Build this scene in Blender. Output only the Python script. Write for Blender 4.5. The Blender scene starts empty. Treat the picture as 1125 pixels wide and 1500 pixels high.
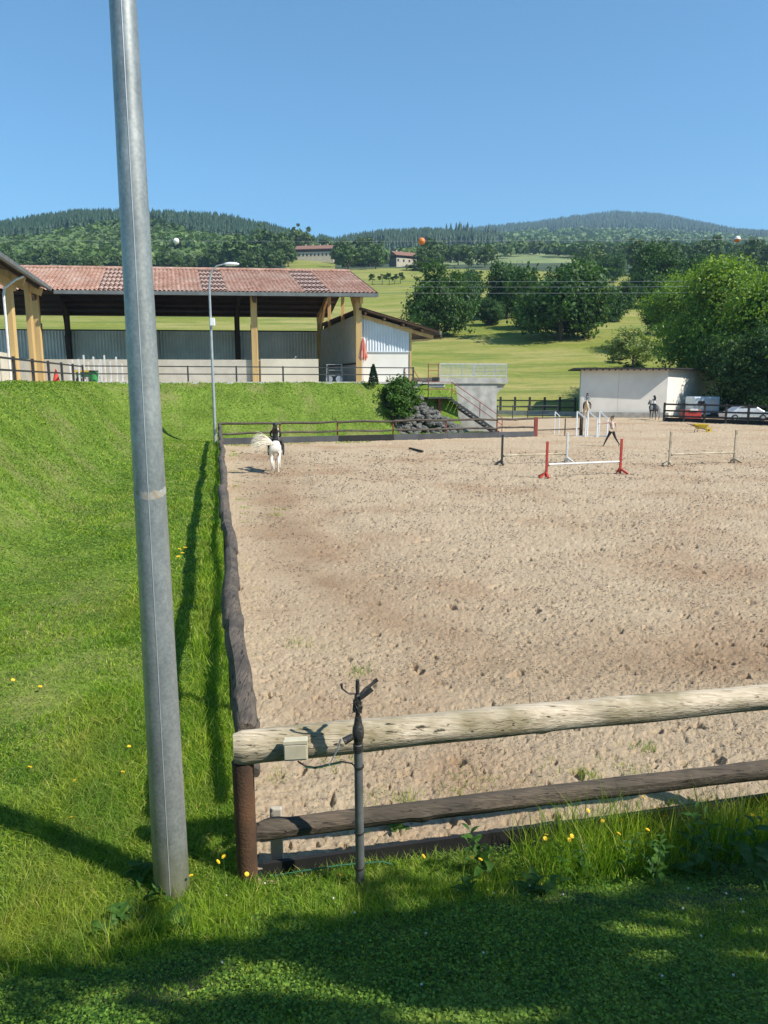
import bpy, bmesh, math, random
import numpy as np
from mathutils import Vector, Matrix
random.seed(7); rng = np.random.default_rng(7)
R = math.radians
sc = bpy.context.scene
# ------------------------------------------------------------------ camera, sky, sun
EYE = 3.7; PITCH = R(10.0)
cd = bpy.data.cameras.new('camera'); cam = bpy.data.objects.new('camera', cd)
sc.collection.objects.link(cam); sc.camera = cam
cd.sensor_fit = 'VERTICAL'; cd.sensor_height = 36.0; cd.lens = 26.0
cd.clip_start = 0.05; cd.clip_end = 12000
cam.location = (0, 0, EYE); cam.rotation_euler = (R(90) - PITCH, 0, 0)
SUN_EL = R(45.5); SUN_H = Vector((0.885, -0.465, 0)).normalized()      # horizontal direction to the sun
world = bpy.data.worlds.new("World"); sc.world = world; world.use_nodes = True
wn = world.node_tree.nodes; wl = world.node_tree.links
sky = wn.new('ShaderNodeTexSky'); sky.sky_type = 'NISHITA'; sky.sun_disc = False
sky.sun_elevation = SUN_EL; sky.sun_rotation = math.atan2(SUN_H.x, SUN_H.y)
sky.altitude = 0; sky.air_density = 1.0; sky.dust_density = 0.0; sky.ozone_density = 8.0
bg = wn['Background']; bg.inputs['Strength'].default_value = 0.122
wm = wn.new('ShaderNodeMix'); wm.data_type = 'RGBA'; wm.blend_type = 'MULTIPLY'; wm.inputs[0].default_value = 1; wm.inputs[7].default_value = (.76, 1.03, .965, 1)   # clear, slightly cyan northern summer sky
wl.new(sky.outputs[0], wm.inputs[6]); wl.new(wm.outputs[2], bg.inputs['Color'])
sl = bpy.data.lights.new('sun', 'SUN'); sl.energy = 5.0; sl.angle = R(0.53); sl.color = (1.0, 0.95, 0.86)
so = bpy.data.objects.new('sun', sl); sc.collection.objects.link(so)
sdir = Vector((SUN_H.x*math.cos(SUN_EL), SUN_H.y*math.cos(SUN_EL), math.sin(SUN_EL)))
so.rotation_euler = sdir.to_track_quat('Z', 'Y').to_euler(); so.location = (30, -20, 40)
sc.view_settings.view_transform = 'Standard'; sc.view_settings.look = 'None'
sc.view_settings.exposure = 0.60; sc.view_settings.gamma = 1
# ------------------------------------------------------------------ helpers
col = sc.collection
CP, SP = math.cos(PITCH), math.sin(PITCH)
def ray(px, py):
    x = (px-562.5)/1083.0; v = (py-750.0)/1083.0
    return Vector((x, CP - v*SP, -SP - v*CP))
def at(px, py, Y):                      # survey point: seen at px,py, Y metres ahead
    d = ray(px, py); return Vector((0, 0, EYE)) + d*(Y/d.y)
def atz(px, py, z):
    d = ray(px, py); return Vector((0, 0, EYE)) + d*((z-EYE)/d.z)

def vnoise(x, y, seed=0):
    x = np.asarray(x, float); y = np.asarray(y, float)
    xi = np.floor(x).astype(np.int64); yi = np.floor(y).astype(np.int64)
    fx = x-xi; fy = y-yi; fx = fx*fx*(3-2*fx); fy = fy*fy*(3-2*fy)
    def h(a, b):
        n = (a*374761393 + b*668265263 + seed*982451653) & 0x7fffffff
        n = ((n ^ (n >> 13))*1274126177) & 0x7fffffff
        n = ((n ^ (n >> 16))*2246822519) & 0x7fffffff
        return (n & 0xffff)/65535.0
    return (h(xi,yi)*(1-fx)+h(xi+1,yi)*fx)*(1-fy) + (h(xi,yi+1)*(1-fx)+h(xi+1,yi+1)*fx)*fy
def fbm(x, y, o=4, seed=0):
    a = 0; s = 1; t = 0
    for i in range(o):
        a = a + s*vnoise(x*2**i, y*2**i, seed+i*17); t += s; s *= .5
    return a/t

def mesh_np(name, V, F, mat, smooth=False, rnd=None):
    """V (n,3), F (m,3|4) arrays -> mesh"""
    me = bpy.data.meshes.new(name)
    V = np.asarray(V, np.float32); F = np.asarray(F, np.int32)
    k = F.shape[1]
    me.vertices.add(len(V)); me.vertices.foreach_set('co', V.ravel())
    me.loops.add(F.size); me.loops.foreach_set('vertex_index', F.ravel())
    me.polygons.add(len(F)); me.polygons.foreach_set('loop_start', np.arange(0, F.size, k, dtype=np.int32))
    if smooth: me.polygons.foreach_set('use_smooth', np.ones(len(F), bool))
    if rnd is not None:
        at_ = me.attributes.new('rnd', 'FLOAT', 'POINT'); at_.data.foreach_set('value', np.asarray(rnd, np.float32))
    me.update(calc_edges=True)
    if mat: me.materials.append(mat)
    return me
def link(name, me, parent=None, loc=None, rz=0):
    o = bpy.data.objects.new(name, me); col.objects.link(o)
    if parent: o.parent = parent
    if loc is not None: o.location = loc
    if rz: o.rotation_euler = (0, 0, rz)
    return o
def tag(o, label=None, cat=None, group=None, kind=None):
    if label: o['label'] = label
    if cat: o['category'] = cat
    if group: o['group'] = group
    if kind: o['kind'] = kind
    return o
def thing(name, loc, label, cat, group=None, rz=0):
    o = bpy.data.objects.new(name, None); col.objects.link(o); o.location = loc; o.rotation_euler = (0, 0, rz)
    o.empty_display_size = .2
    return tag(o, label, cat, group)
def copy_tree(o, parent=None):
    c = o.copy(); col.objects.link(c); c.parent = parent
    for ch in [x for x in KIDS.get(o.name, [])]: copy_tree(ch, c)
    return c
KIDS = {}
class MB:
    def __init__(s): s.v = []; s.f = []
    def add(s, vs, fs):
        b = len(s.v); s.v += [tuple(p) for p in vs]; s.f += [tuple(i+b for i in f) for f in fs]; return s
    def box(s, c, size, rz=0, ax=None):
        hx, hy, hz = size[0]/2, size[1]/2, size[2]/2
        M3 = Matrix.Rotation(rz, 3, 'Z') if ax is None else ax
        vs = [Vector(c)+M3 @ Vector((x*hx, y*hy, z*hz)) for z in (-1, 1) for y in (-1, 1) for x in (-1, 1)]
        return s.add(vs, [(0,2,3,1),(4,5,7,6),(0,1,5,4),(1,3,7,5),(3,2,6,7),(2,0,4,6)])
    def bar(s, p0, p1, w, h):
        p0 = Vector(p0); p1 = Vector(p1); d = p1-p0; L = d.length; d.normalize()
        up = Vector((0,0,1)) if abs(d.z) < .95 else Vector((1,0,0))
        sx = d.cross(up).normalized(); uz = sx.cross(d)
        ax = Matrix((sx, d, uz)).transposed()
        return s.box((p0+p1)/2, (w, L, h), ax=ax)
    def tube(s, pts, rad, n=10, cap=True, jit=0, seed=0):
        pts = [Vector(p) for p in pts]
        if not hasattr(rad, '__len__'): rad = [rad]*len(pts)
        rr = random.Random(seed); b = len(s.v); ref = None
        for i, p in enumerate(pts):
            t = (pts[min(i+1, len(pts)-1)]-pts[max(i-1, 0)]).normalized()
            if ref is None:
                ref = Vector((0,0,1)) if abs(t.z) < .9 else Vector((1,0,0))
            a = t.cross(ref).normalized(); c = a.cross(t).normalized(); ref = c
            for k in range(n):
                th = 2*math.pi*k/n; q = rad[i]*(1+jit*(rr.random()-.5))
                s.v.append(tuple(p + (a*math.cos(th)+c*math.sin(th))*q))
        for i in range(len(pts)-1):
            for k in range(n):
                k2 = (k+1) % n
                s.f.append((b+i*n+k, b+i*n+k2, b+(i+1)*n+k2, b+(i+1)*n+k))
        if cap:
            s.f.append(tuple(b+k for k in range(n))[::-1]); e = b+(len(pts)-1)*n
            s.f.append(tuple(e+k for k in range(n)))
        return s
    def cyl(s, p0, p1, r, n=12): return s.tube([p0, p1], [r, r] if not hasattr(r, '__len__') else r, n)
    def lathe(s, c, prof, n=16):
        return s.tube([Vector(c)+Vector((0,0,z)) for r_, z in prof], [max(r_, 1e-4) for r_, z in prof], n)
    def ell(s, c, r, n=12, m=8, rz=0):
        c = Vector(c); b = len(s.v); M3 = Matrix.Rotation(rz, 3, 'Z')
        for i in range(m+1):
            ph = math.pi*i/m
            for k in range(n):
                th = 2*math.pi*k/n
                s.v.append(tuple(c + M3 @ Vector((r[0]*math.sin(ph)*math.cos(th), r[1]*math.sin(ph)*math.sin(th), r[2]*math.cos(ph)))))
        for i in range(m):
            for k in range(n):
                k2 = (k+1) % n; s.f.append((b+i*n+k, b+(i+1)*n+k, b+(i+1)*n+k2, b+i*n+k2))
        return s
    def build(s, name, mat, parent=None, world=True, smooth=False, bevel=0):
        off = Vector(parent.location) if (parent is not None and world) else Vector((0,0,0))
        Mi = Matrix.Identity(3)
        if parent is not None and world and parent.parent is not None:
            off = off + Vector(parent.parent.location)
        me = bpy.data.meshes.new(name)
        me.from_pydata([(x-off.x, y-off.y, z-off.z) for x, y, z in s.v], [], s.f)
        me.validate(); me.materials.append(mat)
        if smooth:
            for p in me.polygons: p.use_smooth = True
        me.update()
        o = link(name, me, parent)
        if smooth:
            try: me.set_sharp_from_angle(angle=R(40))
            except Exception: pass
        if bevel:
            b = o.modifiers.new('bevel', 'BEVEL'); b.width = bevel; b.segments = 2; b.limit_method = 'ANGLE'
        if parent is not None: KIDS.setdefault(parent.name, []).append(o)
        return o

# ------------------------------------------------------------------ materials
def newmat(name):
    m = bpy.data.materials.new(name); m.use_nodes = True
    nt = m.node_tree; return m, nt, nt.nodes['Principled BSDF']
def noise(nt, scale, detail=5, stretch=(1,1,1), coord='Object', rough=.55, dist=0):
    tc = nt.nodes.new('ShaderNodeTexCoord'); mp = nt.nodes.new('ShaderNodeMapping'); n = nt.nodes.new('ShaderNodeTexNoise')
    mp.inputs['Scale'].default_value = stretch; n.inputs['Scale'].default_value = scale
    n.inputs['Detail'].default_value = detail; n.inputs['Roughness'].default_value = rough; n.inputs['Distortion'].default_value = dist
    nt.links.new(tc.outputs[coord], mp.inputs[0]); nt.links.new(mp.outputs[0], n.inputs['Vector']); return n
def ramp(nt, src, stops):
    r = nt.nodes.new('ShaderNodeValToRGB'); e = r.color_ramp.elements
    while len(e) < len(stops): e.new(.5)
    for i, (p, c) in enumerate(stops):
        e[i].position = p; e[i].color = (c[0], c[1], c[2], 1) if hasattr(c, '__len__') else (c, c, c, 1)
    nt.links.new(src, r.inputs[0]); return r
def mix(nt, a, b, fac, mode='MIX'):
    m = nt.nodes.new('ShaderNodeMix'); m.data_type = 'RGBA'; m.blend_type = mode
    for sock, val in ((m.inputs[6], a), (m.inputs[7], b), (m.inputs[0], fac)):
        if isinstance(val, (int, float)): sock.default_value = val
        elif isinstance(val, tuple): sock.default_value = (*val[:3], 1)
        else: nt.links.new(val, sock)
    return m.outputs[2]
def bump(nt, bs, src, strength, dist=.02):
    b = nt.nodes.new('ShaderNodeBump'); b.inputs['Strength'].default_value = strength; b.inputs['Distance'].default_value = dist
    nt.links.new(src, b.inputs['Height']); nt.links.new(b.outputs[0], bs.inputs['Normal']); return b
def M(name, c1, c2=None, scale=4, rough=.8, metal=0, bmp=0, bscale=30, stretch=(1,1,1), detail=6, lo=.35, hi=.65, bdist=.02, spec=None):
    m, nt, bs = newmat(name)
    bs.inputs['Roughness'].default_value = rough; bs.inputs['Metallic'].default_value = metal
    if spec is not None: bs.inputs['Specular IOR Level'].default_value = spec
    if c2 is None: c2 = tuple(x*.8 for x in c1)
    n = noise(nt, scale, detail, stretch); r = ramp(nt, n.outputs['Fac'], [(lo, c1), (hi, c2)])
    nt.links.new(r.outputs[0], bs.inputs['Base Color'])
    if bmp: bump(nt, bs, noise(nt, bscale, 4, stretch).outputs['Fac'], bmp, bdist)
    return m
def leafmat(name, cols, trans=.35, per_island=False, vary=.5, nscale=.35):
    """two-sided leaf: diffuse/gloss plus translucency, colour from the per-leaf attribute and a patchy noise"""
    m, nt, bs = newmat(name); out = nt.nodes['Material Output']
    a = nt.nodes.new('ShaderNodeAttribute'); a.attribute_name = 'rnd'
    r = ramp(nt, a.outputs['Fac'], [(i/(len(cols)-1), c) for i, c in enumerate(cols)])
    n = noise(nt, nscale, 3); r2 = ramp(nt, n.outputs['Fac'], [(.3, 1-vary*.5), (.7, 1.0+vary*.5)])
    oi = nt.nodes.new('ShaderNodeObjectInfo'); r3 = ramp(nt, oi.outputs['Random'], [(0, (.82,.9,.9)), (.5, (1,1,1)), (1, (1.12,1.02,.85))])
    c = mix(nt, r.outputs[0], r2.outputs[0], 1.0, 'MULTIPLY'); c = mix(nt, c, r3.outputs[0], 1.0, 'MULTIPLY')
    nt.links.new(c, bs.inputs['Base Color']); bs.inputs['Roughness'].default_value = .55
    bs.inputs['Specular IOR Level'].default_value = .3
    t = nt.nodes.new('ShaderNodeBsdfTranslucent'); c2 = mix(nt, c, (1.3, 1.35, .5), 1.0, 'MULTIPLY'); nt.links.new(c2, t.inputs[0])
    ms = nt.nodes.new('ShaderNodeMixShader'); ms.inputs[0].default_value = trans
    nt.links.new(bs.outputs[0], ms.inputs[1]); nt.links.new(t.outputs[0], ms.inputs[2]); nt.links.new(ms.outputs[0], out.inputs[0])
    return m
m_galv, nt, bs = newmat('galvanised_steel'); bs.inputs['Metallic'].default_value = .55; bs.inputs['Roughness'].default_value = .48
_a = noise(nt, 5, 7, (1,1,.5), rough=.7); _b = noise(nt, 45, 3); _c = noise(nt, 16, 5, (1,1,.12), rough=.7)
_x = ramp(nt, _a.outputs['Fac'], [(.32, (.25,.27,.265)), (.52, (.35,.365,.355)), (.68, (.44,.45,.43))]).outputs[0]
_x = mix(nt, _x, ramp(nt, _b.outputs['Fac'], [(.35, (.84,.86,.86)), (.65, (1.08,1.08,1.06))]).outputs[0], 1.0, 'MULTIPLY')
_x = mix(nt, _x, (.19,.205,.20), ramp(nt, _c.outputs['Fac'], [(.58, 0.0), (.70, .55)]).outputs[0])
_tc = nt.nodes.new('ShaderNodeTexCoord'); _sp = nt.nodes.new('ShaderNodeSeparateXYZ'); nt.links.new(_tc.outputs['Object'], _sp.inputs[0])
_m = nt.nodes.new('ShaderNodeMath'); _m.operation = 'MULTIPLY_ADD'; nt.links.new(_c.outputs['Fac'], _m.inputs[0]); _m.inputs[1].default_value = .9; nt.links.new(_sp.outputs[2], _m.inputs[2])
_x = mix(nt, _x, (.20,.185,.05), ramp(nt, _m.outputs[0], [(.35, .9), (1.05, 0.0)]).outputs[0])
nt.links.new(_x, bs.inputs['Base Color']); bump(nt, bs, _a.outputs['Fac'], .15, .01)
m_thin = M('painted_grey_steel', (.42,.44,.45), (.33,.35,.36), 6, .45, .4)
def woodmat(name, c1, c2, dark, sx=(1,1,.06), bmp=.6, crack=.5):
    m, nt, bs = newmat(name); bs.inputs['Roughness'].default_value = .85
    g = noise(nt, 62, 8, sx, dist=.5); b = noise(nt, 2.2, 3); 
    base = ramp(nt, g.outputs['Fac'], [(.3, c2), (.68, c1)]).outputs[0]
    patch = ramp(nt, b.outputs['Fac'], [(.42, 0.0), (.66, 1.0)]).outputs[0]
    base = mix(nt, base, mix(nt, base, dark, .7), patch)
    cr = noise(nt, 48, 7, sx, dist=.9); crk = ramp(nt, cr.outputs['Fac'], [(.33, 1.0), (.39, 0.0)]).outputs[0]
    base = mix(nt, base, tuple(x*.25 for x in dark), crk)
    nt.links.new(base, bs.inputs['Base Color'])
    h = mix(nt, g.outputs['Fac'], (0,0,0), crk); bump(nt, bs, h, bmp, .012)
    return m
m_palewood = woodmat('sun_bleached_wood', (.66,.56,.41), (.38,.30,.20), (.16,.13,.05), (.07,1,1), .9)
m_greywood = woodmat('weathered_grey_wood', (.14,.105,.072), (.055,.043,.031), (.045,.038,.028), (.07,1,1), .9)
m_darkwood = woodmat('dark_weathered_wood', (.16,.125,.092), (.062,.049,.038), (.03,.026,.023), (1,.07,1), 1.0)
m_rust = M('rusted_steel', (.13,.062,.028), (.032,.020,.014), 2.4, .85, .0, .4, 60)
m_board = M('black_kickboard', (.008,.008,.008), (.016,.015,.013), 3, .75, 0, .1, 20)
m_boardgrey = M('grey_kickboard', (.085,.085,.088), (.05,.05,.052), 1.2, .7)
m_cream = M('cream_plastic', (.60,.54,.38), (.48,.43,.30), 8, .5)
m_pipe = M('grey_pipe', (.17,.18,.175), (.11,.115,.11), 9, .55, .3, .1, 40)
m_brass = M('dull_brass_fittings', (.10,.095,.085), (.045,.043,.04), 40, .5, .6, .4, 120)
m_blackcable = M('black_cable', (.02,.02,.02), None, 9, .5)
m_greencable = M('green_striped_wire', (.03,.16,.06), (.02,.06,.03), 60, .5)
m_concrete = M('stained_concrete', (.40,.385,.35), (.26,.25,.225), 1.6, .9, 0, .3, 9)
m_kerb = M('pale_kerb_concrete', (.5,.48,.43), (.4,.385,.35), 2, .9)
m_render = M('cream_render', (.62,.55,.42), (.52,.46,.35), .8, .9)
m_beige = M('beige_block_wall', (.52,.46,.37), (.42,.375,.30), 1.5, .9)
m_white = M('white_wall_paint', (.80,.75,.66), (.70,.65,.57), .5, .85)
m_clad = M('white_steel_cladding', (.66,.69,.72), (.58,.61,.64), .7, .5, .1)
m_backclad = M('grey_steel_cladding', (.74,.71,.64), (.60,.57,.51), .5, .55, .1)
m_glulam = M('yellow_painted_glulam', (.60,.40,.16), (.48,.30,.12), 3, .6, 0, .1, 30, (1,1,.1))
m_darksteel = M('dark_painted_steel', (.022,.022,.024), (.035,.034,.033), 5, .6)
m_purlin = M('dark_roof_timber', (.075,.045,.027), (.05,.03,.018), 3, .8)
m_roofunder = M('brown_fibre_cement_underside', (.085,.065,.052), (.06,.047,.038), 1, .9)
m_gutter = M('grey_gutter_steel', (.19,.20,.19), (.14,.145,.14), 2, .5, .2)
m_redsteel = M('red_oxide_steel', (.30,.055,.04), (.21,.04,.03), 5, .6)
m_redpaint = M('worn_red_paint', (.55,.05,.03), (.36,.04,.025), 8, .6)
m_whitepaint = M('worn_white_paint', (.72,.70,.66), (.55,.53,.49), 7, .6)
m_white2 = M('white_tube_paint', (.80,.80,.80), (.72,.72,.72), 7, .5)
m_rock = M('limestone_rock', (.20,.19,.175), (.07,.067,.062), 2.2, .95, 0, .8, 6, bdist=.08)
m_bark = M('tree_bark', (.10,.075,.052), (.05,.038,.028), 5, .95, 0, .5, 20, (1,1,.2))
# ------------------------------------------------------------------ ground plan (metres): riding arena and its banks
C0 = np.array([-1.0, 4.75]); C1 = np.array([-9.6, 43.4])          # near-left and far-left arena corners
dL = (C1-C0)/np.linalg.norm(C1-C0); nL = np.array([-dL[1], dL[0]])  # nL points left (outside)
eF = np.array([.953, .303]); nF = np.array([-.303, .953])          # far side: along / outside
eN = np.array([.977, .211]); nN = np.array([.211, -.977])          # near side: along / outside (towards camera)
def sst(a, b, x):
    t = np.clip((x-a)/(b-a), 0, 1); return t*t*(3-2*t)
def dists(X, Y):
    dl = (X-C0[0])*nL[0] + (Y-C0[1])*nL[1]
    df = (X-C1[0])*nF[0] + (Y-C1[1])*nF[1]; sf = (X-C1[0])*eF[0] + (Y-C1[1])*eF[1]
    dn = (X-C0[0])*nN[0] + (Y-C0[1])*nN[1]
    return dl, df, sf, dn
FAR_END = 20.6
def in_sand(X, Y, m=0.0):
    dl, df, sf, dn = dists(X, Y)
    ins = (df < m) | ((sf > FAR_END-.4) & (Y < 79 - .02*X))
    return (dl < m) & (dn < m) & ins
# far relief: profile knots given as (distance, elevation at several bearings)
BX = [-900, -300, 0, 130, 250, 340, 400, 440, 490, 520, 560, 620, 700, 780, 830, 890, 950, 1000, 1060, 1125, 1400, 1900]
KN = [ # distance : skyline heights at those bearings, in survey pixels
 (95,  [556,556,556,556,556,556,556,558,560,562,566,580,588,588,587,586,586,586,586,586,586,586]),
 (150, [500,500,500,500,500,500,500,500,500,500,498,496,494,492,491,490,490,490,490,490,490,490]),
 (250, [436,436,436,436,436,436,436,436,436,436,436,434,434,434,434,432,432,432,432,432,432,432]),
 (400, [402,402,402,402,402,402,402,400,398,396,394,394,396,400,402,404,402,400,400,400,400,400]),
 (560, [392,390,390,390,388,386,384,381,384,390,392,390,386,384,384,386,386,386,386,386,386,386]),
 (760, [372,366,366,352,352,360,366,372,380,384,386,380,376,374,374,376,378,378,378,380,380,380]),
 (950, [362,356,350,331,334,339,352,366,382,386,384,378,374,374,376,380,382,382,382,384,384,384]),
 (1250,[365,362,360,355,355,355,358,364,374,368,361,357,364,369,371,374,376,376,376,376,376,376]),
 (1750,[380,380,380,380,380,380,380,380,380,372,366,362,356,352,351,352,356,358,360,362,362,362]),
 (2500,[390,390,390,390,390,390,390,390,385,378,370,362,352,345,341,340,342,345,352,356,356,356]),
 (3200,[395,395,395,395,395,395,395,395,392,385,370,358,346,337,329,322,325,336,349,354,346,350]),
 (3700,[400,400,400,400,400,400,400,400,400,395,390,380,370,360,355,352,352,360,368,372,372,372]),
]
def elev(px_y, Y):
    v = (np.asarray(px_y, float)-750)/1083
    return EYE + Y*(-SP - v*CP)/(CP - v*SP)
KD = np.array([k[0] for k in KN], float)
BS = (np.array(BX)-562.5)/1083*.985
KZ = np.array([elev(k[1], k[0]) for k in KN])
def big(X, Y):
    X = np.asarray(X, float); Y = np.asarray(Y, float); Yc = np.clip(Y, 95, 3699)
    s = X/np.maximum(Yc, 1)
    fi = np.interp(Yc, KD, np.arange(len(KD))); i = np.clip(fi.astype(int), 0, len(KD)-2); t = fi-i
    rows = np.array([np.interp(s, BS, KZ[k]) for k in range(len(KD))])
    idx = np.arange(s.size); r = rows.reshape(len(KD), -1); i = i.ravel()
    g = lambda k: r[np.clip(k, 0, len(KD)-1), idx]
    p0, p1, p2, p3 = g(i-1), g(i), g(i+1), g(i+2); t = t.ravel(); kk = np.arange(len(KD))
    D = lambda k: KD[np.clip(k, 0, len(KD)-1)]
    m1 = (p2-p0)/(D(i+1)-D(i-1)+1e-6)*(D(i+1)-D(i)); m2 = (p3-p1)/(D(i+2)-D(i)+1e-6)*(D(i+1)-D(i))
    z = (2*t**3-3*t**2+1)*p1+(t**3-2*t**2+t)*m1+(-2*t**3+3*t**2)*p2+(t**3-t**2)*m2
    z = z.reshape(s.shape)
    amp = np.clip((Y-120)*.006, 0, 9)
    return z + amp*(fbm(X/60, Y/60, 3, 3)-.5)*1.2 + .25*(fbm(X/9, Y/9, 3, 5)-.5)*np.clip((Y-90)/40, 0, 1)
def H(X, Y):
    X = np.asarray(X, float); Y = np.asarray(Y, float)
    dl, df, sf, dn = dists(X, Y)
    n1 = fbm(X*.35, Y*.35, 4, 11)-.5; n2 = fbm(X*1.6, Y*1.6, 3, 21)-.5
    # left bank up to the terrace
    toe = 3.4 + .5*n1; hl = 3.42*sst(0, 1, (dl-toe)/(7.7-toe)) + .05*np.clip(dl, 0, 3)
    # far bank, ends at the rock wall right of the conifer
    fb = 3.5*sst(1.7, 5.6, df)
    right = sst(10.6, 12.4, sf - .25*(df-3)); rockw = 3.5*sst(4.6, 6.2, df)
    fb = fb*(1-right) + rockw*right
    fb = fb*(1-sst(17.4, 17.9, sf))
    fb = np.where(df < 40, fb, fb)
    # near bank rising to the path where the photographer stands
    dnn = dn + .25*n1
    hn = np.interp(dnn, [0, .35, .8, 2.0, 4.5, 8, 12], [0, .05, .22, .72, 1.95, 2.5, 2.6])
    base = .13 + np.maximum(np.maximum(hl, fb), hn) + .10*n1 + .05*n2
    base = np.where((dl > 7.6) | ((df > 6.2) & (sf < 17)), np.minimum(base, 3.55), base)
    base = np.where((df > 5.9) & (sf < 17.4) & (Y > 40), 3.55, base)
    base = np.where((sf > 17.5) & (df > 0) & (Y < 84), .05+.04*n2, base)
    b = big(X, Y); w = sst(82, 97, Y); base = base*(1-w)+b*w
    # the bed under the sand
    dsand = np.where(in_sand(X, Y, 0), -1, 1)
    return np.where(dsand < 0, -.28, base)
def hz(x, y): return float(H(np.array([x]), np.array([y]))[0])

def polar_grid(svals, yvals):
    S, Yg = np.meshgrid(svals, yvals); return S*Yg, Yg
def grid_faces(nr, nc):
    i = np.arange(nr*nc).reshape(nr, nc)
    return np.stack([i[:-1,:-1], i[:-1,1:], i[1:,1:], i[1:,:-1]], -1).reshape(-1, 4)
# ---- ground materials
def groundmat(name, cs, sc1, sc2, dry, dsc, bmp=.5):
    m, nt, bs = newmat(name); bs.inputs['Roughness'].default_value = .95; bs.inputs['Specular IOR Level'].default_value = .1
    a = noise(nt, sc1, 8); b = noise(nt, sc2, 4); c = noise(nt, dsc, 4, rough=.65)
    x = ramp(nt, a.outputs['Fac'], [(.3, cs[0]), (.5, cs[1]), (.7, cs[2])]).outputs[0]
    x = mix(nt, x, ramp(nt, b.outputs['Fac'], [(.3, (.75,.78,.7)), (.7, (1.15,1.15,1.1))]).outputs[0], 1.0, 'MULTIPLY')
    x = mix(nt, x, dry, ramp(nt, c.outputs['Fac'], [(.5, 0.0), (.72, .75)]).outputs[0])
    nt.links.new(x, bs.inputs['Base Color']); bump(nt, bs, a.outputs['Fac'], bmp, .06); return m
m_turf = groundmat('turf', [(.06,.09,.018), (.12,.18,.028), (.19,.26,.045)], 9, .8, (.26,.22,.10), .33)
def fieldmat():
    m, nt, bs = newmat('hill_meadow'); bs.inputs['Roughness'].default_value = 1; bs.inputs['Specular IOR Level'].default_value = .05
    a = noise(nt, .9, 8, rough=.7); b = noise(nt, .035, 6, (1,1.6,1), rough=.6); c = noise(nt, .16, 6, (.25,1.5,1), rough=.7)
    x = ramp(nt, a.outputs['Fac'], [(.3, (.15,.175,.034)), (.7, (.245,.265,.055))]).outputs[0]
    x = mix(nt, x, (.36,.31,.12), ramp(nt, b.outputs['Fac'], [(.42, 0.0), (.62, .75)]).outputs[0])
    x = mix(nt, x, (.13,.18,.04), ramp(nt, c.outputs['Fac'], [(.50, 0.0), (.62, .85)]).outputs[0])
    nt.links.new(x, bs.inputs['Base Color']); bump(nt, bs, a.outputs['Fac'], .6, .3); return m
m_field = fieldmat()
m_forestfloor = M('forest_floor', (.035,.055,.02), (.06,.085,.03), .05, 1, stretch=(1,1,1))
m_clearing = M('bushy_clearing', (.14,.19,.06), (.22,.25,.09), .06, 1, detail=8)
# near ground sheet
ys = np.concatenate([np.linspace(-60, 1.0, 40), np.exp(np.linspace(np.log(1.2), np.log(101), 330))])
xs_s = np.concatenate([np.linspace(-2.2, -.75, 50), np.linspace(-.74, .62, 300), np.linspace(.64, 2.2, 40)])
def wide(Yv): return np.maximum(Yv, 6.0)
Yg = np.repeat(ys[:, None], len(xs_s), 1); Xg = xs_s[None, :]*(wide(Yg)+6*np.exp(-np.abs(Yg)/8)*0)
Xg = np.where(Yg < 6, xs_s[None, :]*(6 + (6-Yg)*.9), Xg)
Zg = H(Xg, Yg); V = np.stack([Xg, Yg, Zg], -1).reshape(-1, 3)
gF = grid_faces(len(ys), len(xs_s)); gme = mesh_np('ground', V, gF, m_turf, True); gme.materials.append(m_field); gme.materials.append(M('shade_darkened_mossy_soil', (.030,.045,.014), (.055,.06,.025), 12, .95))  # near mossy soil darkened to deepen the shaded gaps between the blades
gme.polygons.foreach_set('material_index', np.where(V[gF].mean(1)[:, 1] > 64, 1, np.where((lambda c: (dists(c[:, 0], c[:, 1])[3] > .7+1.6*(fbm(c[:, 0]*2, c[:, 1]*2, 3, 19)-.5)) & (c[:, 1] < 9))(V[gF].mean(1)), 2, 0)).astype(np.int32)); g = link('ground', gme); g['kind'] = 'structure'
# meadow and hills (one relief sheet, materials by zone)
yv = np.concatenate([np.linspace(98.5, 420, 150), np.linspace(425, 1300, 130), np.linspace(1310, 3700, 120)])
sv = np.concatenate([np.linspace(-1.9, -.66, 30), np.linspace(-.65, .72, 300), np.linspace(.74, 1.9, 30)])
Xh, Yh = polar_grid(sv, yv); Zh = big(Xh, Yh)-.04
V = np.stack([Xh, Yh, Zh], -1).reshape(-1, 3); F = grid_faces(len(yv), len(sv))
Fy = V[F].mean(1); 
def zone(X, Y):
    """0 meadow, 1 wood, 2 clearing"""
    s = X/np.maximum(Y, 1); px = s/.985*1083+562.5; n = fbm(X/45, Y/45, 3, 31)-.5
    z = np.where(Y + 60*n > 425, 1, 0)
    z = np.where((Y > 425) & (Y < 600) & (px > 420) & (px < 495) , 0, z)
    z = np.where((Y > 1050) & (Y < 2200) & (px > 690) & (px < 900) & (n > -.12), 2, z)
    z = np.where((Y > 520) & (Y < 1300) & (px > 640) & (px < 890) & (n > -.22), 2, z)
    z = np.where((Y > 560) & (Y < 640) & (px > 215) & (px < 330) & (n > -.1), 0, z)
    return z
zn = zone(Fy[:, 0], Fy[:, 1])
near = Fy[:, 1] < 620
for nm, sel, mt in (('meadow', zn == 0, None),):
    pass
me = mesh_np('hills', V, F, m_field, True); me.materials.append(m_forestfloor); me.materials.append(m_clearing)
me.polygons.foreach_set('material_index', zn.astype(np.int32)); me.update()
hills = link('hills', me); hills['kind'] = 'structure'
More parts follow.
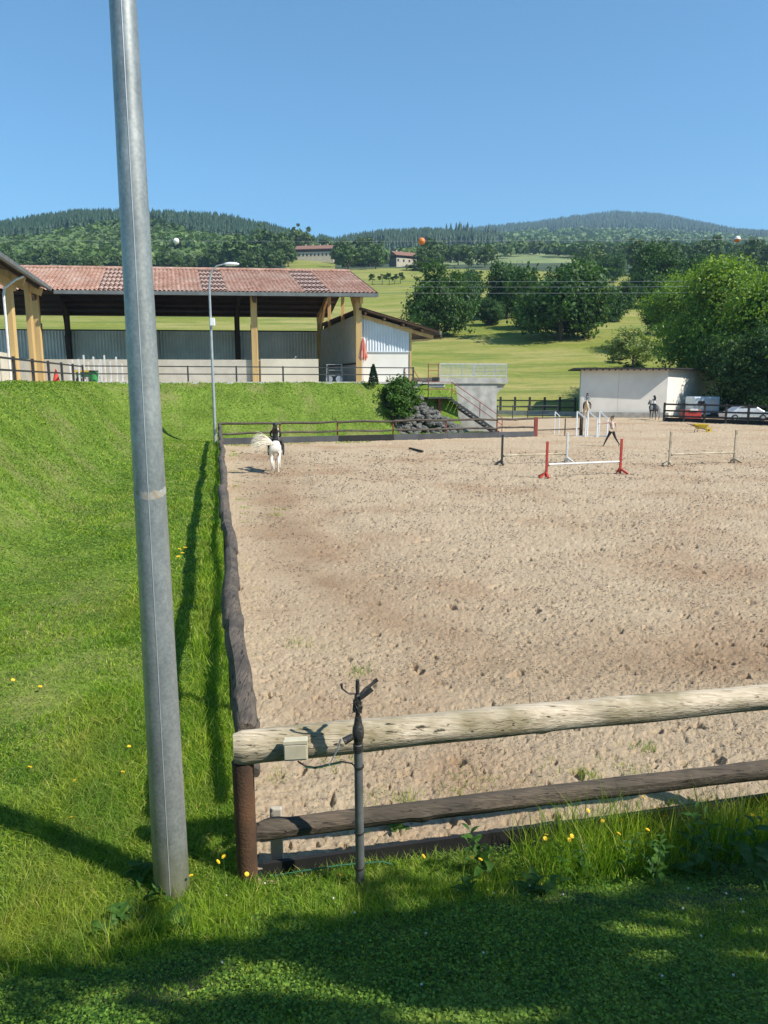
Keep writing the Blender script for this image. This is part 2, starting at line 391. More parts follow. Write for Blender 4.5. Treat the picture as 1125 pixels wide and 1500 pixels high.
# ------------------------------------------------------------------ sand, with hoof dents
def dents(X, Y, cell, rmin, rmax, depth, seed, dens=1.0, aspect=1.0):
    gx = np.floor(X/cell).astype(np.int64); gy = np.floor(Y/cell).astype(np.int64); out = np.zeros_like(X)
    def hh(a, b, k):
        n = (a*73856093 ^ b*19349663 ^ (seed*7919+k)*83492791) & 0x7fffffff
        n = ((n ^ (n >> 13))*1274126177) & 0x7fffffff; return ((n ^ (n >> 15)) & 0xffff)/65535.0
    for dx in (-1, 0, 1):
        for dy in (-1, 0, 1):
            a = gx+dx; b = gy+dy; cx = (a+hh(a,b,1))*cell; cy = (b+hh(a,b,2))*cell
            r = rmin+(rmax-rmin)*hh(a,b,3)**2; th = hh(a,b,4)*6.28; on = hh(a,b,5) < dens
            ux = (X-cx)*np.cos(th)+(Y-cy)*np.sin(th); uy = -(X-cx)*np.sin(th)+(Y-cy)*np.cos(th)
            d = np.sqrt(ux**2+(uy*1.5*aspect)**2)/r
            prof = np.where(d < 1, -(1-np.minimum(d, 1)**3.5), 0) + .22*np.exp(-((d-1.15)/.22)**2)*(.3+.7*np.cos(np.arctan2(uy, ux)-1))
            out = out + np.where(on, prof*depth*(r/rmax), 0)
    return out
vrows = []
pyv = np.concatenate([np.linspace(1420, 1000, 270), np.linspace(999, 700, 300), np.linspace(699.4, 603, 170)])
Yr = np.array([atz(562.5, p, 0).y for p in pyv]); Yr = Yr[Yr < 83]
sS = np.linspace(-.36, .62, 760); sS = np.concatenate([sS, np.linspace(.63, 1.3, 40)])
Xs, Ys = polar_grid(sS, Yr); Ys = Ys + .0*Xs
dl, df, sf, dn = dists(Xs, Ys)
Zs = .07*(fbm(Xs*.5, Ys*.5, 3, 41)-.5) + .035*(fbm(Xs*3, Ys*3, 3, 42)-.5)
track = np.exp(-((-dl-1.4)/.75)**2)*sst(10, 14, Ys)                # groomed path along the left fence
rough = 1-.72*track
wx = .10*(fbm(Xs*5, Ys*5, 3, 51)-.5)*2; wy = .10*(fbm(Xs*5, Ys*5, 3, 52)-.5)*2
wX = Xs+wx; wY = Ys+wy; fine = fbm(Xs*17, Ys*17, 3, 43); rid = 1-np.abs(2*fbm(Xs*5.5, Ys*7.5, 3, 44)-1)
Zs += rough*(.026*(fine-.5) + .016*(fbm(Xs*7, Ys*9, 3, 45)-.5) - .03*np.clip(rid-.90, 0, 1)*6
     + dents(wX, wY, .46, .045, .11, .105, 1, .38) + dents(wX, wY, .21, .025, .065, .058, 2, .62))
near_f = np.clip((26-Ys)/17, 0, 1)
Zs += near_f*(dents(wX*1.0, wY, .085, .012, .036, .012, 3, .45)+.012*(fbm(Xs*38, Ys*38, 2, 46)-.5))
Zs -= .05*np.exp(-((-dl-2.9)/.55)**2)*sst(10, 16, Ys)
Zs += .10*np.exp(-np.minimum(np.abs(dl), np.abs(df))/.5)
F = grid_faces(len(Yr), len(sS)); V = np.stack([Xs, Ys, Zs], -1).reshape(-1, 3); Cn = V[F].mean(1)
keep = in_sand(Cn[:, 0], Cn[:, 1], .10); F = F[keep]
used = np.zeros(len(V), bool); used[F.ravel()] = True; remap = np.cumsum(used)-1
def sandmat():
    m, nt, bs = newmat('arena_sand'); bs.inputs['Roughness'].default_value = .95; bs.inputs['Specular IOR Level'].default_value = .12
    a = noise(nt, 22, 8, rough=.7); b = noise(nt, .22, 4); c = noise(nt, 60, 5, rough=.75); d = noise(nt, 1.1, 6, rough=.7); e = noise(nt, 7, 8, rough=.8)
    x = ramp(nt, a.outputs['Fac'], [(.3, (.385,.29,.185)), (.7, (.53,.41,.275))]).outputs[0]
    x = mix(nt, x, (.36,.235,.14), ramp(nt, b.outputs['Fac'], [(.48, 0.0), (.68, .8)]).outputs[0])
    x = mix(nt, x, (.55,.445,.305), ramp(nt, d.outputs['Fac'], [(.5, 0.0), (.75, .6)]).outputs[0])
    x = mix(nt, x, (.13,.10,.075), ramp(nt, e.outputs['Fac'], [(.575, 0.0), (.63, .85)]).outputs[0])  # dark specks: clods, plus shadows of small dents put into the colour
    x = mix(nt, x, (.20,.16,.125), ramp(nt, c.outputs['Fac'], [(.62, 0.0), (.70, .8)]).outputs[0])
    da = nt.nodes.new('ShaderNodeAttribute'); da.attribute_name = 'rnd'; mm = nt.nodes.new('ShaderNodeMath'); mm.operation = 'MULTIPLY'; nt.links.new(da.outputs['Fac'], mm.inputs[0])
    nt.links.new(ramp(nt, d.outputs['Fac'], [(.3, .35), (.6, 1.0)]).outputs[0], mm.inputs[1])
    x = mix(nt, x, mix(nt, x, (.58,.47,.40), 1.0, 'MULTIPLY'), mm.outputs[0])
    nt.links.new(x, bs.inputs['Base Color'])
    h = mix(nt, a.outputs['Fac'], c.outputs['Fac'], .5); bump(nt, bs, h, 1.0, .035); return m
m_sand = sandmat()
# damp, churned riding track: follows the left rail, then swings across the near middle
TP = [atz(*p, 0).xy for p in ((400, 668), (412, 740), (455, 830), (560, 905), (720, 955), (900, 975), (1125, 968), (1400, 930))]
DM_ = np.full(Xs.shape, 1e9)
for a_, b_ in zip(TP[:-1], TP[1:]):
    ab = b_-a_; tt = np.clip(((Xs-a_.x)*ab.x+(Ys-a_.y)*ab.y)/ab.length_squared, 0, 1); DM_ = np.minimum(DM_, np.hypot(Xs-a_.x-tt*ab.x, Ys-a_.y-tt*ab.y))
damp = np.exp(-(DM_/(.5+1.1*fbm(Xs*.6, Ys*.6, 2, 61)))**2)*(.25+.75*fbm(Xs*.9, Ys*.9, 3, 62))
sand = link('arena_sand', mesh_np('arena_sand', V[used], remap[F], m_sand, True, rnd=damp.ravel()[used])); sand['kind'] = 'structure'
print('sand faces', len(F))
# terrace paving and its kerb
SL = C1  # far corner
def P2(o, e, n, a, b): return (o[0]+e[0]*a+n[0]*b, o[1]+e[1]*a+n[1]*b)
tb = MB()
def prism(mb, pts, z0, z1):
    n = len(pts); b = [(x, y, z0) for x, y in pts]; t = [(x, y, z1) for x, y in pts]
    mb.add(b+t, [tuple(range(n))[::-1], tuple(range(n, 2*n))]+[(i, (i+1) % n, n+(i+1) % n, n+i) for i in range(n)]); return mb
# terrace corner points: left kerb line runs parallel to the left fence, far kerb line parallel to the far fence
LK = 8.05; FK = 6.0
def left_pt(w): return (C0[0]+dL[0]*w+nL[0]*LK, C0[1]+dL[1]*w+nL[1]*LK)
def far_pt(s): return P2(C1, eF, nF, s, FK)
# their crossing
A_ = np.array([[dL[0], -eF[0]], [dL[1], -eF[1]]]); bvec = np.array([C1[0]+nF[0]*FK-C0[0]-nL[0]*LK, C1[1]+nF[1]*FK-C0[1]-nL[1]*LK])
wK, sK = np.linalg.solve(A_, bvec); KC = left_pt(wK)
slab = [left_pt(8), KC, far_pt(16.6), P2(C1, eF, nF, 16.6, 34), P2(C1, eF, nF, -60, 34), (-75, 20), (-40, 2)]
slab = slab[::-1]
o = prism(MB(), slab, 3.3, 3.62).build('terrace_paving', m_kerb); o['kind'] = 'structure'
hm = bpy.data.materials.new('haze'); hm.use_nodes = True; hm.node_tree.nodes.remove(hm.node_tree.nodes['Principled BSDF'])
pv = hm.node_tree.nodes.new('ShaderNodeVolumePrincipled'); pv.inputs['Color'].default_value = (.50, .74, 1, 1); pv.inputs['Density'].default_value = .00014; pv.inputs['Anisotropy'].default_value = .1
hm.node_tree.links.new(pv.outputs[0], hm.node_tree.nodes['Material Output'].inputs['Volume'])
o = MB().box((0, 1800, 448), (15600, 4600, 904)).build('haze', hm); o['kind'] = 'stuff'
kb = MB(); kb.bar((*left_pt(8), 3.62), (*KC, 3.62), .3, .14); kb.bar((*KC, 3.621), (*far_pt(16.6), 3.621), .3, .14)
o = kb.build('terrace_kerb', m_kerb); o['kind'] = 'structure'
# ------------------------------------------------------------------ log fences round the arena
def log(name, mat, parent, p0, p1, r0, r1, seed, segs=None, n=16, wob=.02, knots=4):
    p0 = Vector(p0); p1 = Vector(p1); L = (p1-p0).length; segs = segs or max(6, int(L/.07)); rr = random.Random(seed)
    d = (p1-p0).normalized(); a = d.cross(Vector((0,0,1))).normalized(); c = a.cross(d)
    ph = [rr.random()*6.28 for _ in range(6)]; mb = MB(); pts = []; rad = []
    kn = [(rr.random()*L, rr.random()*6.28, .006+.010*rr.random(), .05+.05*rr.random()) for _ in range(knots)]
    for i in range(segs+1):
        t = i/segs; w = wob*(math.sin(t*5.1+ph[0])+.5*math.sin(t*11+ph[1])); w2 = wob*(math.sin(t*4.1+ph[2])+.5*math.sin(t*9+ph[3]))
        e = min(1, .80+ 8*min(t, 1-t)*L/ .5*.2)
        pts.append(p0+(p1-p0)*t+a*w+c*w2); rad.append((r0+(r1-r0)*t)*e*(1+.03*math.sin(t*23+ph[4])))
    mb.tube(pts, rad, n)
    for i in range(segs+1):
        for k in range(n):
            j = i*n+k; v = Vector(mb.v[j]); th = 2*math.pi*k/n; s_ = 0
            for (kl, kt, kh, kr) in kn:
                dd = math.hypot(i/segs*L-kl, ((th-kt+math.pi) % 6.283-math.pi)*r0)
                s_ += kh*math.exp(-(dd/kr)**2)*(1.6 if dd > kr*.35 else .6)
            s_ += .003*math.sin(th*5+i*.05+ph[5])+.0025*math.sin(th*9+i*.03)+.0015*(rr.random()-.5)
            mb.v[j] = tuple(v+(v-pts[i]).normalized()*s_)
    return mb.build(name, mat, parent, smooth=True)

# near fence: the sun-bleached rail right in front of the photographer
RL = at(342, 1095, 4.80); RRt = at(1150, 1017, 5.66)
nf = thing('log_fence', (C0[0], C0[1], .13), 'near log fence with pale sun-bleached top rail on a rusty post', 'fence')
ext = (RRt-RL)
log('rail', m_palewood, nf, RL, RL+ext*1.0, .120, .098, 3, wob=.005, n=28, segs=140, knots=4)['label'] = 'pale sun-bleached top rail'
LL = at(376, 1217, 4.86); LRt = at(1150, 1124, 5.72)
log('rail', m_greywood, nf, LL, LL+(LRt-LL), .070, .074, 5, wob=.009, n=24, segs=140, knots=8)['label'] = 'grey lower rail with knots'
pb = Vector((C0[0]+.02, C0[1]+.05, 0))
MB().tube([(pb.x, pb.y, -.15), (pb.x-.005, pb.y, .4), (pb.x-.01, pb.y, 1.08)], [.072, .074, .076], 20).build('post', m_rust, nf, smooth=True)
MB().bar((pb.x+.17, pb.y+.27, -.1), (pb.x+.17, pb.y+.27, .56), .05, .09).build('post', m_beige, nf, bevel=.01)['label'] = 'pale timber stub behind the rusty post'
pq = RL+ext*1.03; MB().tube([(pq.x, pq.y, -.15), (pq.x, pq.y, 1.1)], [.09, .09], 16).build('post', m_rust, nf, smooth=True)
kb0 = at(385, 1280, 4.92); kdir = (Vector((*eN, 0))).normalized(); zb = -.06
for i in range(3):
    a0 = Vector((kb0.x, kb0.y, 0))+kdir*(i*2.5+.0); a1 = a0+kdir*2.49
    MB().bar((a0.x, a0.y, .07), (a1.x, a1.y, .08+.01*i), .035, .27).build('kickboard', m_board, nf)
# left fence running away along the slope
lf = thing('log_fence', (C0[0], C0[1], .13), 'long dark grey log fence along the left edge of the sand', 'fence')
Lw = 39.6; joints = [.27, 2.9, 6.3, 9.6, 13.1, 16.4, 19.9, 23.4, 26.9, 30.4, 33.9, 37.3, Lw]
off = [.0, .015, -.02, .03, .06, .01, .05, -.01, .03, .04, .01, .03, .0]
for i in range(len(joints)-1):
    for (z, r, j) in ((1.19, .098, 0), (.60, .06, 9)):
        def pt(w, o): q = C0+dL*w+nL*(o-.05); return (q[0], q[1], z+.025*math.sin(w*1.7+j))
        log('rail', m_darkwood, lf, pt(joints[i]-(.12 if i else (-.5 if j else 0)), off[i]+.03*(i % 2)-(.06 if j else 0)), pt(joints[i+1]+.10, off[i+1]+.03*(i % 2)-(.06 if j else 0)),
            r*(1.05 if i % 2 else .92), r*(.9 if i % 2 else 1.0), 100+i+j, wob=.012, n=12, segs=46, knots=5)
    q = C0+dL*joints[i]+nL*.0
    if i: MB().tube([(q[0], q[1], -.1), (q[0], q[1], 1.08)], .05, 10).build('post', m_rust, lf, smooth=True)
    a0 = C0+dL*joints[i]-nL*.09; a1 = C0+dL*(joints[i+1]-.02)-nL*.09
    MB().bar((*a0, .04), (*a1, .04), .03, .26).build('kickboard', m_board, lf)
# far fence
ff = thing('log_fence', (C1[0], C1[1], .1), 'far log fence with dark kickboards below the grass bank', 'fence')
seg = [0, 3.55, 7.1, 10.7, 14.3, 17.9, FAR_END]
def fp(s, n=0, z=0): q = P2(C1, eF, nF, s, n); return (q[0], q[1], z)
for i in range(len(seg)-1):
    for z, r in ((1.26, .075), (.70, .065)):
        log('rail', m_greywood if z > 1 else m_darkwood, ff, fp(seg[i]-.05, 0, z), fp(seg[i+1]+.05, 0, z+.02*(i % 2)), r, r*.9, 300+i+int(z*10), wob=.025, n=10, segs=26)
    MB().bar(fp(seg[i]+.01, -.1, .21), fp(seg[i+1]-.01, -.1, .21), .04, .46).build('kickboard', m_boardgrey if i != 2 else m_board, ff)
    if i: MB().tube([fp(seg[i], .08, -.1), fp(seg[i], .08, 1.2)], .045, 8).build('post', m_redsteel, ff)
MB().bar(fp(seg[-1]+.12, 0, -.1), fp(seg[-1]+.12, 0, 1.36), .24, .22).build('post', m_redsteel, ff)['label'] = 'wide red-brown steel gate post'
MB().tube([fp(0, 0, -.1), fp(0, 0, 1.3)], .10, 10).build('post', m_darkwood, ff)
# short fence right of the gate post
gt = thing('rail_fence', fp(FAR_END+.5), 'short dark three-rail fence with rusty posts right of the gate post', 'fence')
g0 = FAR_END+.3; g1 = FAR_END+3.6
for z in (1.30, .50):
    MB().cyl(fp(g0, 0, z), fp(g1, 0, z+.03), .04, 8).build('rail', m_darkwood, gt)
MB().bar(fp(g1, 0, -.1), fp(g1, 0, 1.42), .18, .2).build('post', m_darkwood, gt)
MB().bar(fp((g0+g1)/2+.4, 0, -.1), fp((g0+g1)/2+.4, 0, 1.25), .07, .07).build('post', m_darkwood, gt)
# thin tube pen fence behind it
pen = thing('pen_fence', (*at(740, 600, 64).xy, 0), 'thin dark tubular pen fence behind the gate post', 'fence')
p0 = atz(728, 614, 0); p1 = atz(816, 612, 0)
for z in (1.25, .75, .35): MB().cyl((p0.x, p0.y, z), (p1.x, p1.y, z), .03, 6).build('rail', m_darksteel, pen)
for k in range(5):
    q = p0.lerp(p1, k/4); MB().cyl((q.x, q.y, -.1), (q.x, q.y, 1.35), .045, 8).build('post', m_darksteel, pen)
# dark post fence at the foot of the meadow
bf = thing('rail_fence', (*at(730, 595, 84).xy, .4), 'dark timber fence with square posts at the foot of the meadow', 'fence')
bp0 = at(712, 602, 86); bp1 = at(842, 602, 82)
for z in (1.6, .9, .4): MB().bar((bp0.x, bp0.y, z), (bp1.x, bp1.y, z), .05, .13).build('rail', m_darksteel, bf)
for k in range(7):
    q = bp0.lerp(bp1, k/6); MB().bar((q.x, q.y, -.2), (q.x, q.y, 2.0), .22, .22).build('post', m_darksteel, bf)
# low concrete retaining kerb behind the pen up to the shed
o = MB().bar((bp0.x-1, bp0.y-1.5, .15), (25.5, 78.5, .15), .35, .7).build('low_wall', m_concrete)
tag(o, 'long low concrete wall at the foot of the meadow fence', 'wall')
# terrace railing: dark steel
tr = thing('steel_railing', (KC[0], KC[1], 3.62), 'dark two-rail steel railing along the terrace edge', 'railing')
def lp(w, z): q = left_pt(w)+nL*.12; return (q[0], q[1], z)
def frp(s, z): q = P2(C1, eF, nF, s, FK+.12); return (q[0], q[1], z)
ws = list(np.arange(wK, 10, -3.25)); 
for i, w in enumerate(ws):
    MB().box((lp(w, 0)[0], lp(w, 0)[1], 4.17), (.11, .11, 1.1), rz=.22).build('post', m_darksteel, tr)
    if i+1 < len(ws):
        for z in (4.62, 4.15): MB().bar(lp(w, z), lp(ws[i+1], z), .06, .08).build('rail', m_darksteel, tr)
ss = list(np.linspace(sK, 14.2, 8)); ss = ss+[]
for i, s_ in enumerate(ss):
    if i: MB().box((frp(s_, 0)[0], frp(s_, 0)[1], 4.17), (.10, .10, 1.1), rz=.3).build('post', m_darksteel, tr)
    if i+1 < len(ss):
        for z in (4.66, 4.18): MB().bar(frp(s_, z), frp(ss[i+1], z), .06, .07).build('rail', m_darksteel, tr)

# ------------------------------------------------------------------ riding hall
HO = np.array([-1.8, 54.3]); TZ = 3.62
eH = np.array([.996, .088]); nH = np.array([-.266, .964])
def hp(e, n, z): q = HO+eH*e+nH*n; return Vector((q[0], q[1], z))
hall = thing('riding_hall', hp(0, 0, TZ), 'open riding hall with long red tiled roof on yellow columns', 'hall')
EZ, RZ_, DM = 9.68, 12.32, 7.6
def corr_sheet(name, mat, parent, c0, c1, c2, c3, n, depth, thick=0, rows=1, sag=0):
    """ribbed sheet: c0-c1 lower edge, c3-c2 upper edge, ribs run from lower to upper"""
    c0, c1, c2, c3 = map(Vector, (c0, c1, c2, c3)); nrm = (c1-c0).cross(c3-c0).normalized(); mb = MB(); m = 4*n
    for j in range(rows+1):
        for i in range(m+1):
            t = i/m; h = depth*(.5+.5*math.cos(2*math.pi*i/4)) if depth else 0
            a = c0.lerp(c1, t); b = c3.lerp(c2, t); p = a.lerp(b, j/rows)+nrm*h
            mb.v.append(tuple(p))
    for j in range(rows):
        for i in range(m): mb.f.append((j*(m+1)+i, j*(m+1)+i+1, (j+1)*(m+1)+i+1, (j+1)*(m+1)+i))
    return mb.build(name, mat, parent)
# tile-look roofing: ribs with stepped courses as geometry
def tilemat():
    m, nt, bs = newmat('red_roof_tiles'); bs.inputs['Roughness'].default_value = .85
    a = noise(nt, 1.1, 6, rough=.7); b = noise(nt, 6, 3); c = noise(nt, .35, 4)
    x = ramp(nt, a.outputs['Fac'], [(.35, (.36,.19,.13)), (.55, (.48,.28,.205)), (.7, (.58,.41,.33))]).outputs[0]
    x = mix(nt, x, ramp(nt, b.outputs['Fac'], [(.35, (.6,.6,.6)), (.65, (1.15,1.15,1.15))]).outputs[0], 1, 'MULTIPLY')
    x = mix(nt, x, (.46,.36,.29), ramp(nt, c.outputs['Fac'], [(.5, 0), (.75, .6)]).outputs[0])
    nt.links.new(x, bs.inputs['Base Color']); return m
m_tile = tilemat(); m_sky = M('weathered_translucent_sheet', (.56,.40,.33), (.45,.31,.25), 2, .6)
def roof_panel(name, mat, parent, e0, e1, side, dz=0, rib=.30, n0=None, n1=None, courses=None, o=hp, eave=-1.1, ridge=DM, ez=EZ, rz_=RZ_):
    """tiled sheet between e0 and e1 on one slope; tile rolls .3 m wide and courses .55 m deep"""
    f0, f1 = (0, 1) if n0 is None else (n0, n1)
    nr = max(1, round(abs(e1-e0)/rib)); K = 4; cs = courses or 17; mb = MB()
    ja = [.02*math.sin(i*2.3)+.012*math.sin(i*5.1) for i in range(cs+2)]
    prof = [(0, 0), (.28, .075), (.5, .10), (.72, .075)]
    k0 = round(f0*cs); k1 = round(f1*cs)
    cols_ = [(i+p[0], p[1]) for i in range(nr) for p in prof]+[(nr, 0)]
    b = 0
    for k in range(k0, k1):
        for fr, lift in ((k/cs, .055), ((k+1)/cs, .0)):
            n = eave+(ridge-eave)*fr; z = ez+(rz_-ez)*fr
            nn = n if side > 0 else 2*ridge-n
            for c, h in cols_:
                mb.v.append(tuple(o(e0+(e1-e0)*c/nr, nn, z+h+lift+dz+ja[k % len(ja)]*.3)))
    w = len(cols_)
    for r in range((k1-k0)*2-1):
        for i in range(w-1): mb.f.append((r*w+i, r*w+i+1, (r+1)*w+i+1, (r+1)*w+i))
    return mb.build(name, mat, parent)
EL, ER = -30.0, 1.1
# front slope sheets: eight bays; translucent strips between
bands = [(-30, -22.4, m_tile), (-22.4, -20.9, m_sky), (-20.9, -9.9, m_tile), (-9.9, -8.5, m_sky), (-8.5, -5.0+.6, m_tile), (-4.4, -3.0, m_sky), (-3.0, 1.1, m_tile)]
bands = [(-30, -17.9, m_tile), (-17.9, -15.7, m_sky), (-15.7, -10.9, m_tile), (-10.9, -9.2, m_sky), (-9.2, -3.9, m_tile), (-3.9, -2.1, m_sky), (-2.1, 1.1, m_tile)]
for e0, e1, mt in bands:
    if mt is m_tile: roof_panel('tile_sheet', mt, hall, e0, e1, 1)
    else:
        k = 17
        for j in range(5):
            roof_panel('translucent_sheet', mt, hall, e0, e1, 1, n0=(1+j*3)/17, n1=(3+j*3)/17, dz=.012)
            roof_panel('tile_sheet', m_tile, hall, e0, e1, 1, n0=(3+j*3)/17, n1=min(1, (4+j*3)/17))
        roof_panel('tile_sheet', m_tile, hall, e0, e1, 1, n0=0, n1=1/17)
        roof_panel('translucent_sheet', mt, hall, e0, e1, 1, n0=16/17, n1=1, dz=.012)
roof_panel('tile_sheet', m_tile, hall, EL, ER, -1)
rc = MB(); rc.tube([hp(EL, DM, RZ_+.08), hp(ER, DM, RZ_+.08)], .16, 8); rc.build('ridge_cap', m_tile, hall)
# underside sheeting, purlins, gutters, fascia
for sd in (0, 1):
    na, nb = (-1.05, DM) if sd == 0 else (2*DM+1.05, DM)
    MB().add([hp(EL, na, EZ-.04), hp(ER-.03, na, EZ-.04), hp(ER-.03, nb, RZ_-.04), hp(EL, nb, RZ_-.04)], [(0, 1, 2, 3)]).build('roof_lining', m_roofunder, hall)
    for k in range(8):
        t = (k+.3)/7.6; nn = na+(nb-na)*t; zz = EZ+(RZ_-EZ)*t-.16
        MB().bar(hp(EL, nn, zz), hp(ER-.05, nn, zz), .1, .2).build('purlin', m_purlin, hall)
    sgn = -1 if sd == 0 else 1
    MB().bar(hp(EL if sd else -20.7, na+sgn*.12, EZ-.06), hp(ER, na+sgn*.12, EZ-.06), .17, .24).build('gutter', m_gutter, hall)
MB().bar(hp(ER, -1.05, EZ-.02), hp(ER, DM, RZ_-.02), .07, .26).build('fascia', m_purlin, hall)
MB().bar(hp(ER, 2*DM+1.05, EZ-.02), hp(ER, DM, RZ_-.02), .07, .26).build('fascia', m_purlin, hall)
for k in range(4):
    e = -7.38*k
    for n in (0, 2*DM):
        w = .25 if n == 0 else .30
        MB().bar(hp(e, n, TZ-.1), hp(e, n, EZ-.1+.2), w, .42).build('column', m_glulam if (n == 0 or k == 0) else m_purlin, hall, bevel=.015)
        # haunch: curved glulam brace up to the rafter
        s2 = 1 if n == 0 else -1; pts = [hp(e, n+s2*.25, 6.0), hp(e, n+s2*.5, 7.6), hp(e, n+s2*1.2, 9.1), hp(e, n+s2*2.4, 10.2), hp(e, n+s2*4.2, 11.0)]
        mb = MB()
        for a, b in zip(pts[:-1], pts[1:]): mb.bar(a, b+(b-a)*.05, .2, .42)
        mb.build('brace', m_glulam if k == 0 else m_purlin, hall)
    for a, b in ((hp(e, -.9, EZ-.4), hp(e, DM, RZ_-.42)), (hp(e, 2*DM+.9, EZ-.4), hp(e, DM, RZ_-.42))):
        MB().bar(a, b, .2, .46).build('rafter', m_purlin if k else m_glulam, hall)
for n in (5.3, 10.6):
    MB().bar(hp(0, n, 8.0), hp(0, n, 11.2), .26, .26).build('column', m_glulam, hall)
# walls
MB().bar(hp(-29, .3, TZ+.8), hp(-2.9, .3, TZ+.8), .22, 1.62).build('low_wall', m_beige, hall, bevel=.01)
MB().bar(hp(-7.0, .08, TZ+.82), hp(-2.9, .08, TZ+.82), .12, 1.7).build('low_wall', m_render, hall, bevel=.01)['label'] = 'brighter cream low wall section'
corr_sheet('steel_cladding', m_backclad, hall, hp(-30, 2*DM+.25, TZ+1.4), hp(0, 2*DM+.25, TZ+1.4), hp(0, 2*DM+.25, 8.15), hp(-30, 2*DM+.25, 8.15), 110, .07)
MB().bar(hp(-30, 2*DM+.2, TZ+.8), hp(0, 2*DM+.2, TZ+.8), .3, 1.6).build('rear_wall', m_beige, hall)
MB().bar(hp(-30, 2*DM+.2, 8.2), hp(0, 2*DM+.2, 8.2), .14, .1).build('cladding_cap', m_darksteel, hall)
mb = MB(); mb.add([hp(-.05, .2, TZ), hp(-.05, 2*DM, TZ), hp(-.05, 2*DM, 8.2), hp(-.05, .2, 8.45), hp(.1, .2, TZ), hp(.1, 2*DM, TZ), hp(.1, 2*DM, 8.2), hp(.1, .2, 8.45)],
    [(0,1,2,3), (7,6,5,4), (3,2,6,7), (0,3,7,4), (1,5,6,2), (0,4,5,1)]); mb.build('end_wall', m_beige, hall)
# skirting colour band inside end wall
MB().bar(hp(-.10, .4, 5.0), hp(-.10, 2*DM-.2, 5.0), .04, .12).build('wall_rail', m_purlin, hall)
# ---- annex with lean-to roof on the right
ax = thing('lean_to', hp(2, .4, TZ), 'white clad lean-to with sloping timber roof on the right end of the hall', 'annex')
WE = 3.72
corr_sheet('steel_cladding', m_clad, ax, hp(.25, .32, 5.86), hp(WE, .32, 5.86), hp(WE, .32, 7.55), hp(.25, .32, 8.45), 17, .055)
mb = MB(); mb.bar(hp(.12, .45, TZ+1.1), hp(WE, .45, TZ+1.1), .2, 2.3)
mb.build('front_wall', m_white, ax)
MB().bar(hp(.2, .30, 5.83), hp(WE, .30, 5.83), .06, .07).build('cladding_flashing', m_clad, ax)
MB().bar(hp(WE, .4, TZ+1.9), hp(WE, 14.8, TZ+1.9), .2, 3.9).build('side_wall', m_white, ax)
MB().bar(hp(WE+.12, .35, TZ), hp(WE+.12, .35, 7.5), .14, .14).build('corner_post', m_glulam, ax)
RX = 5.65
def rz2(e): return 8.72-(8.72-7.12)*e/RX
mb = MB(); ro = [hp(0, -.5, rz2(0)), hp(RX, -.5, rz2(RX)), hp(RX, 15, rz2(RX)), hp(0, 15, rz2(0))]; th = Vector((0, 0, .09))
mb.add(ro+[p+th for p in ro], [(3,2,1,0), (4,5,6,7), (0,1,5,4), (1,2,6,5), (2,3,7,6), (3,0,4,7)]); mb.build('roof', m_purlin, ax)
roof2 = corr_sheet('roof_sheet', m_tile, ax, ro[1]+th*1.2, ro[2]+th*1.2, ro[3]+th*1.2, ro[0]+th*1.2, 48, .05)
for k in range(5):
    e = .4+k*1.35; MB().bar(hp(e, -.45, rz2(e)-.13), hp(e, 15, rz2(e)-.13), .14, .2).build('purlin', m_purlin, ax)
MB().bar(hp(.1, .22, rz2(.1)-.33), hp(RX-.2, .22, rz2(RX-.2)-.33), .14, .24).build('rafter', m_glulam, ax)
MB().bar(hp(WE+.1, .22, 6.6), hp(RX-.5, .22, rz2(RX)-.42), .1, .14).build('brace', m_glulam, ax)
MB().bar(hp(RX+.1, -.5, rz2(RX)-.02), hp(RX+.1, 15, rz2(RX)-.02), .14, .16).build('gutter', m_gutter, ax)
# ---- left hall: only its eave side shows
g0 = at(0, 378, 37.7); ldir = Vector((-.254, .967, 0)); lft = Vector((-.967, -.254, 0))
def lq(a, b, z): p = Vector((g0.x, g0.y, 0))+ldir*a+lft*b; return Vector((p.x, p.y, z))
lh = thing('side_hall', lq(4, 1, TZ), 'left hall with grey gutter, brown soffit and thick yellow columns', 'hall')
LA, LB_ = -16, 13.2; s_ = .33
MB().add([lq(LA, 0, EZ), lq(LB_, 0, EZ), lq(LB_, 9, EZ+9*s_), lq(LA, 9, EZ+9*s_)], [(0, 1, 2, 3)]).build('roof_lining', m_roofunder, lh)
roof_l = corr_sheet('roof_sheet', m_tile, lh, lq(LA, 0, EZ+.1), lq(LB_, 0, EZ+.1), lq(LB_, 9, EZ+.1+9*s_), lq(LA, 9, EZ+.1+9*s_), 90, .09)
MB().bar(lq(LA, -.12, EZ+.03), lq(LB_, -.12, EZ+.03), .2, .22).build('gutter', m_gutter, lh)
for k in range(5):
    b = .5+k*1.5; MB().bar(lq(LA, b, EZ+b*s_-.14), lq(LB_, b, EZ+b*s_-.14), .1, .2).build('purlin', m_purlin, lh)
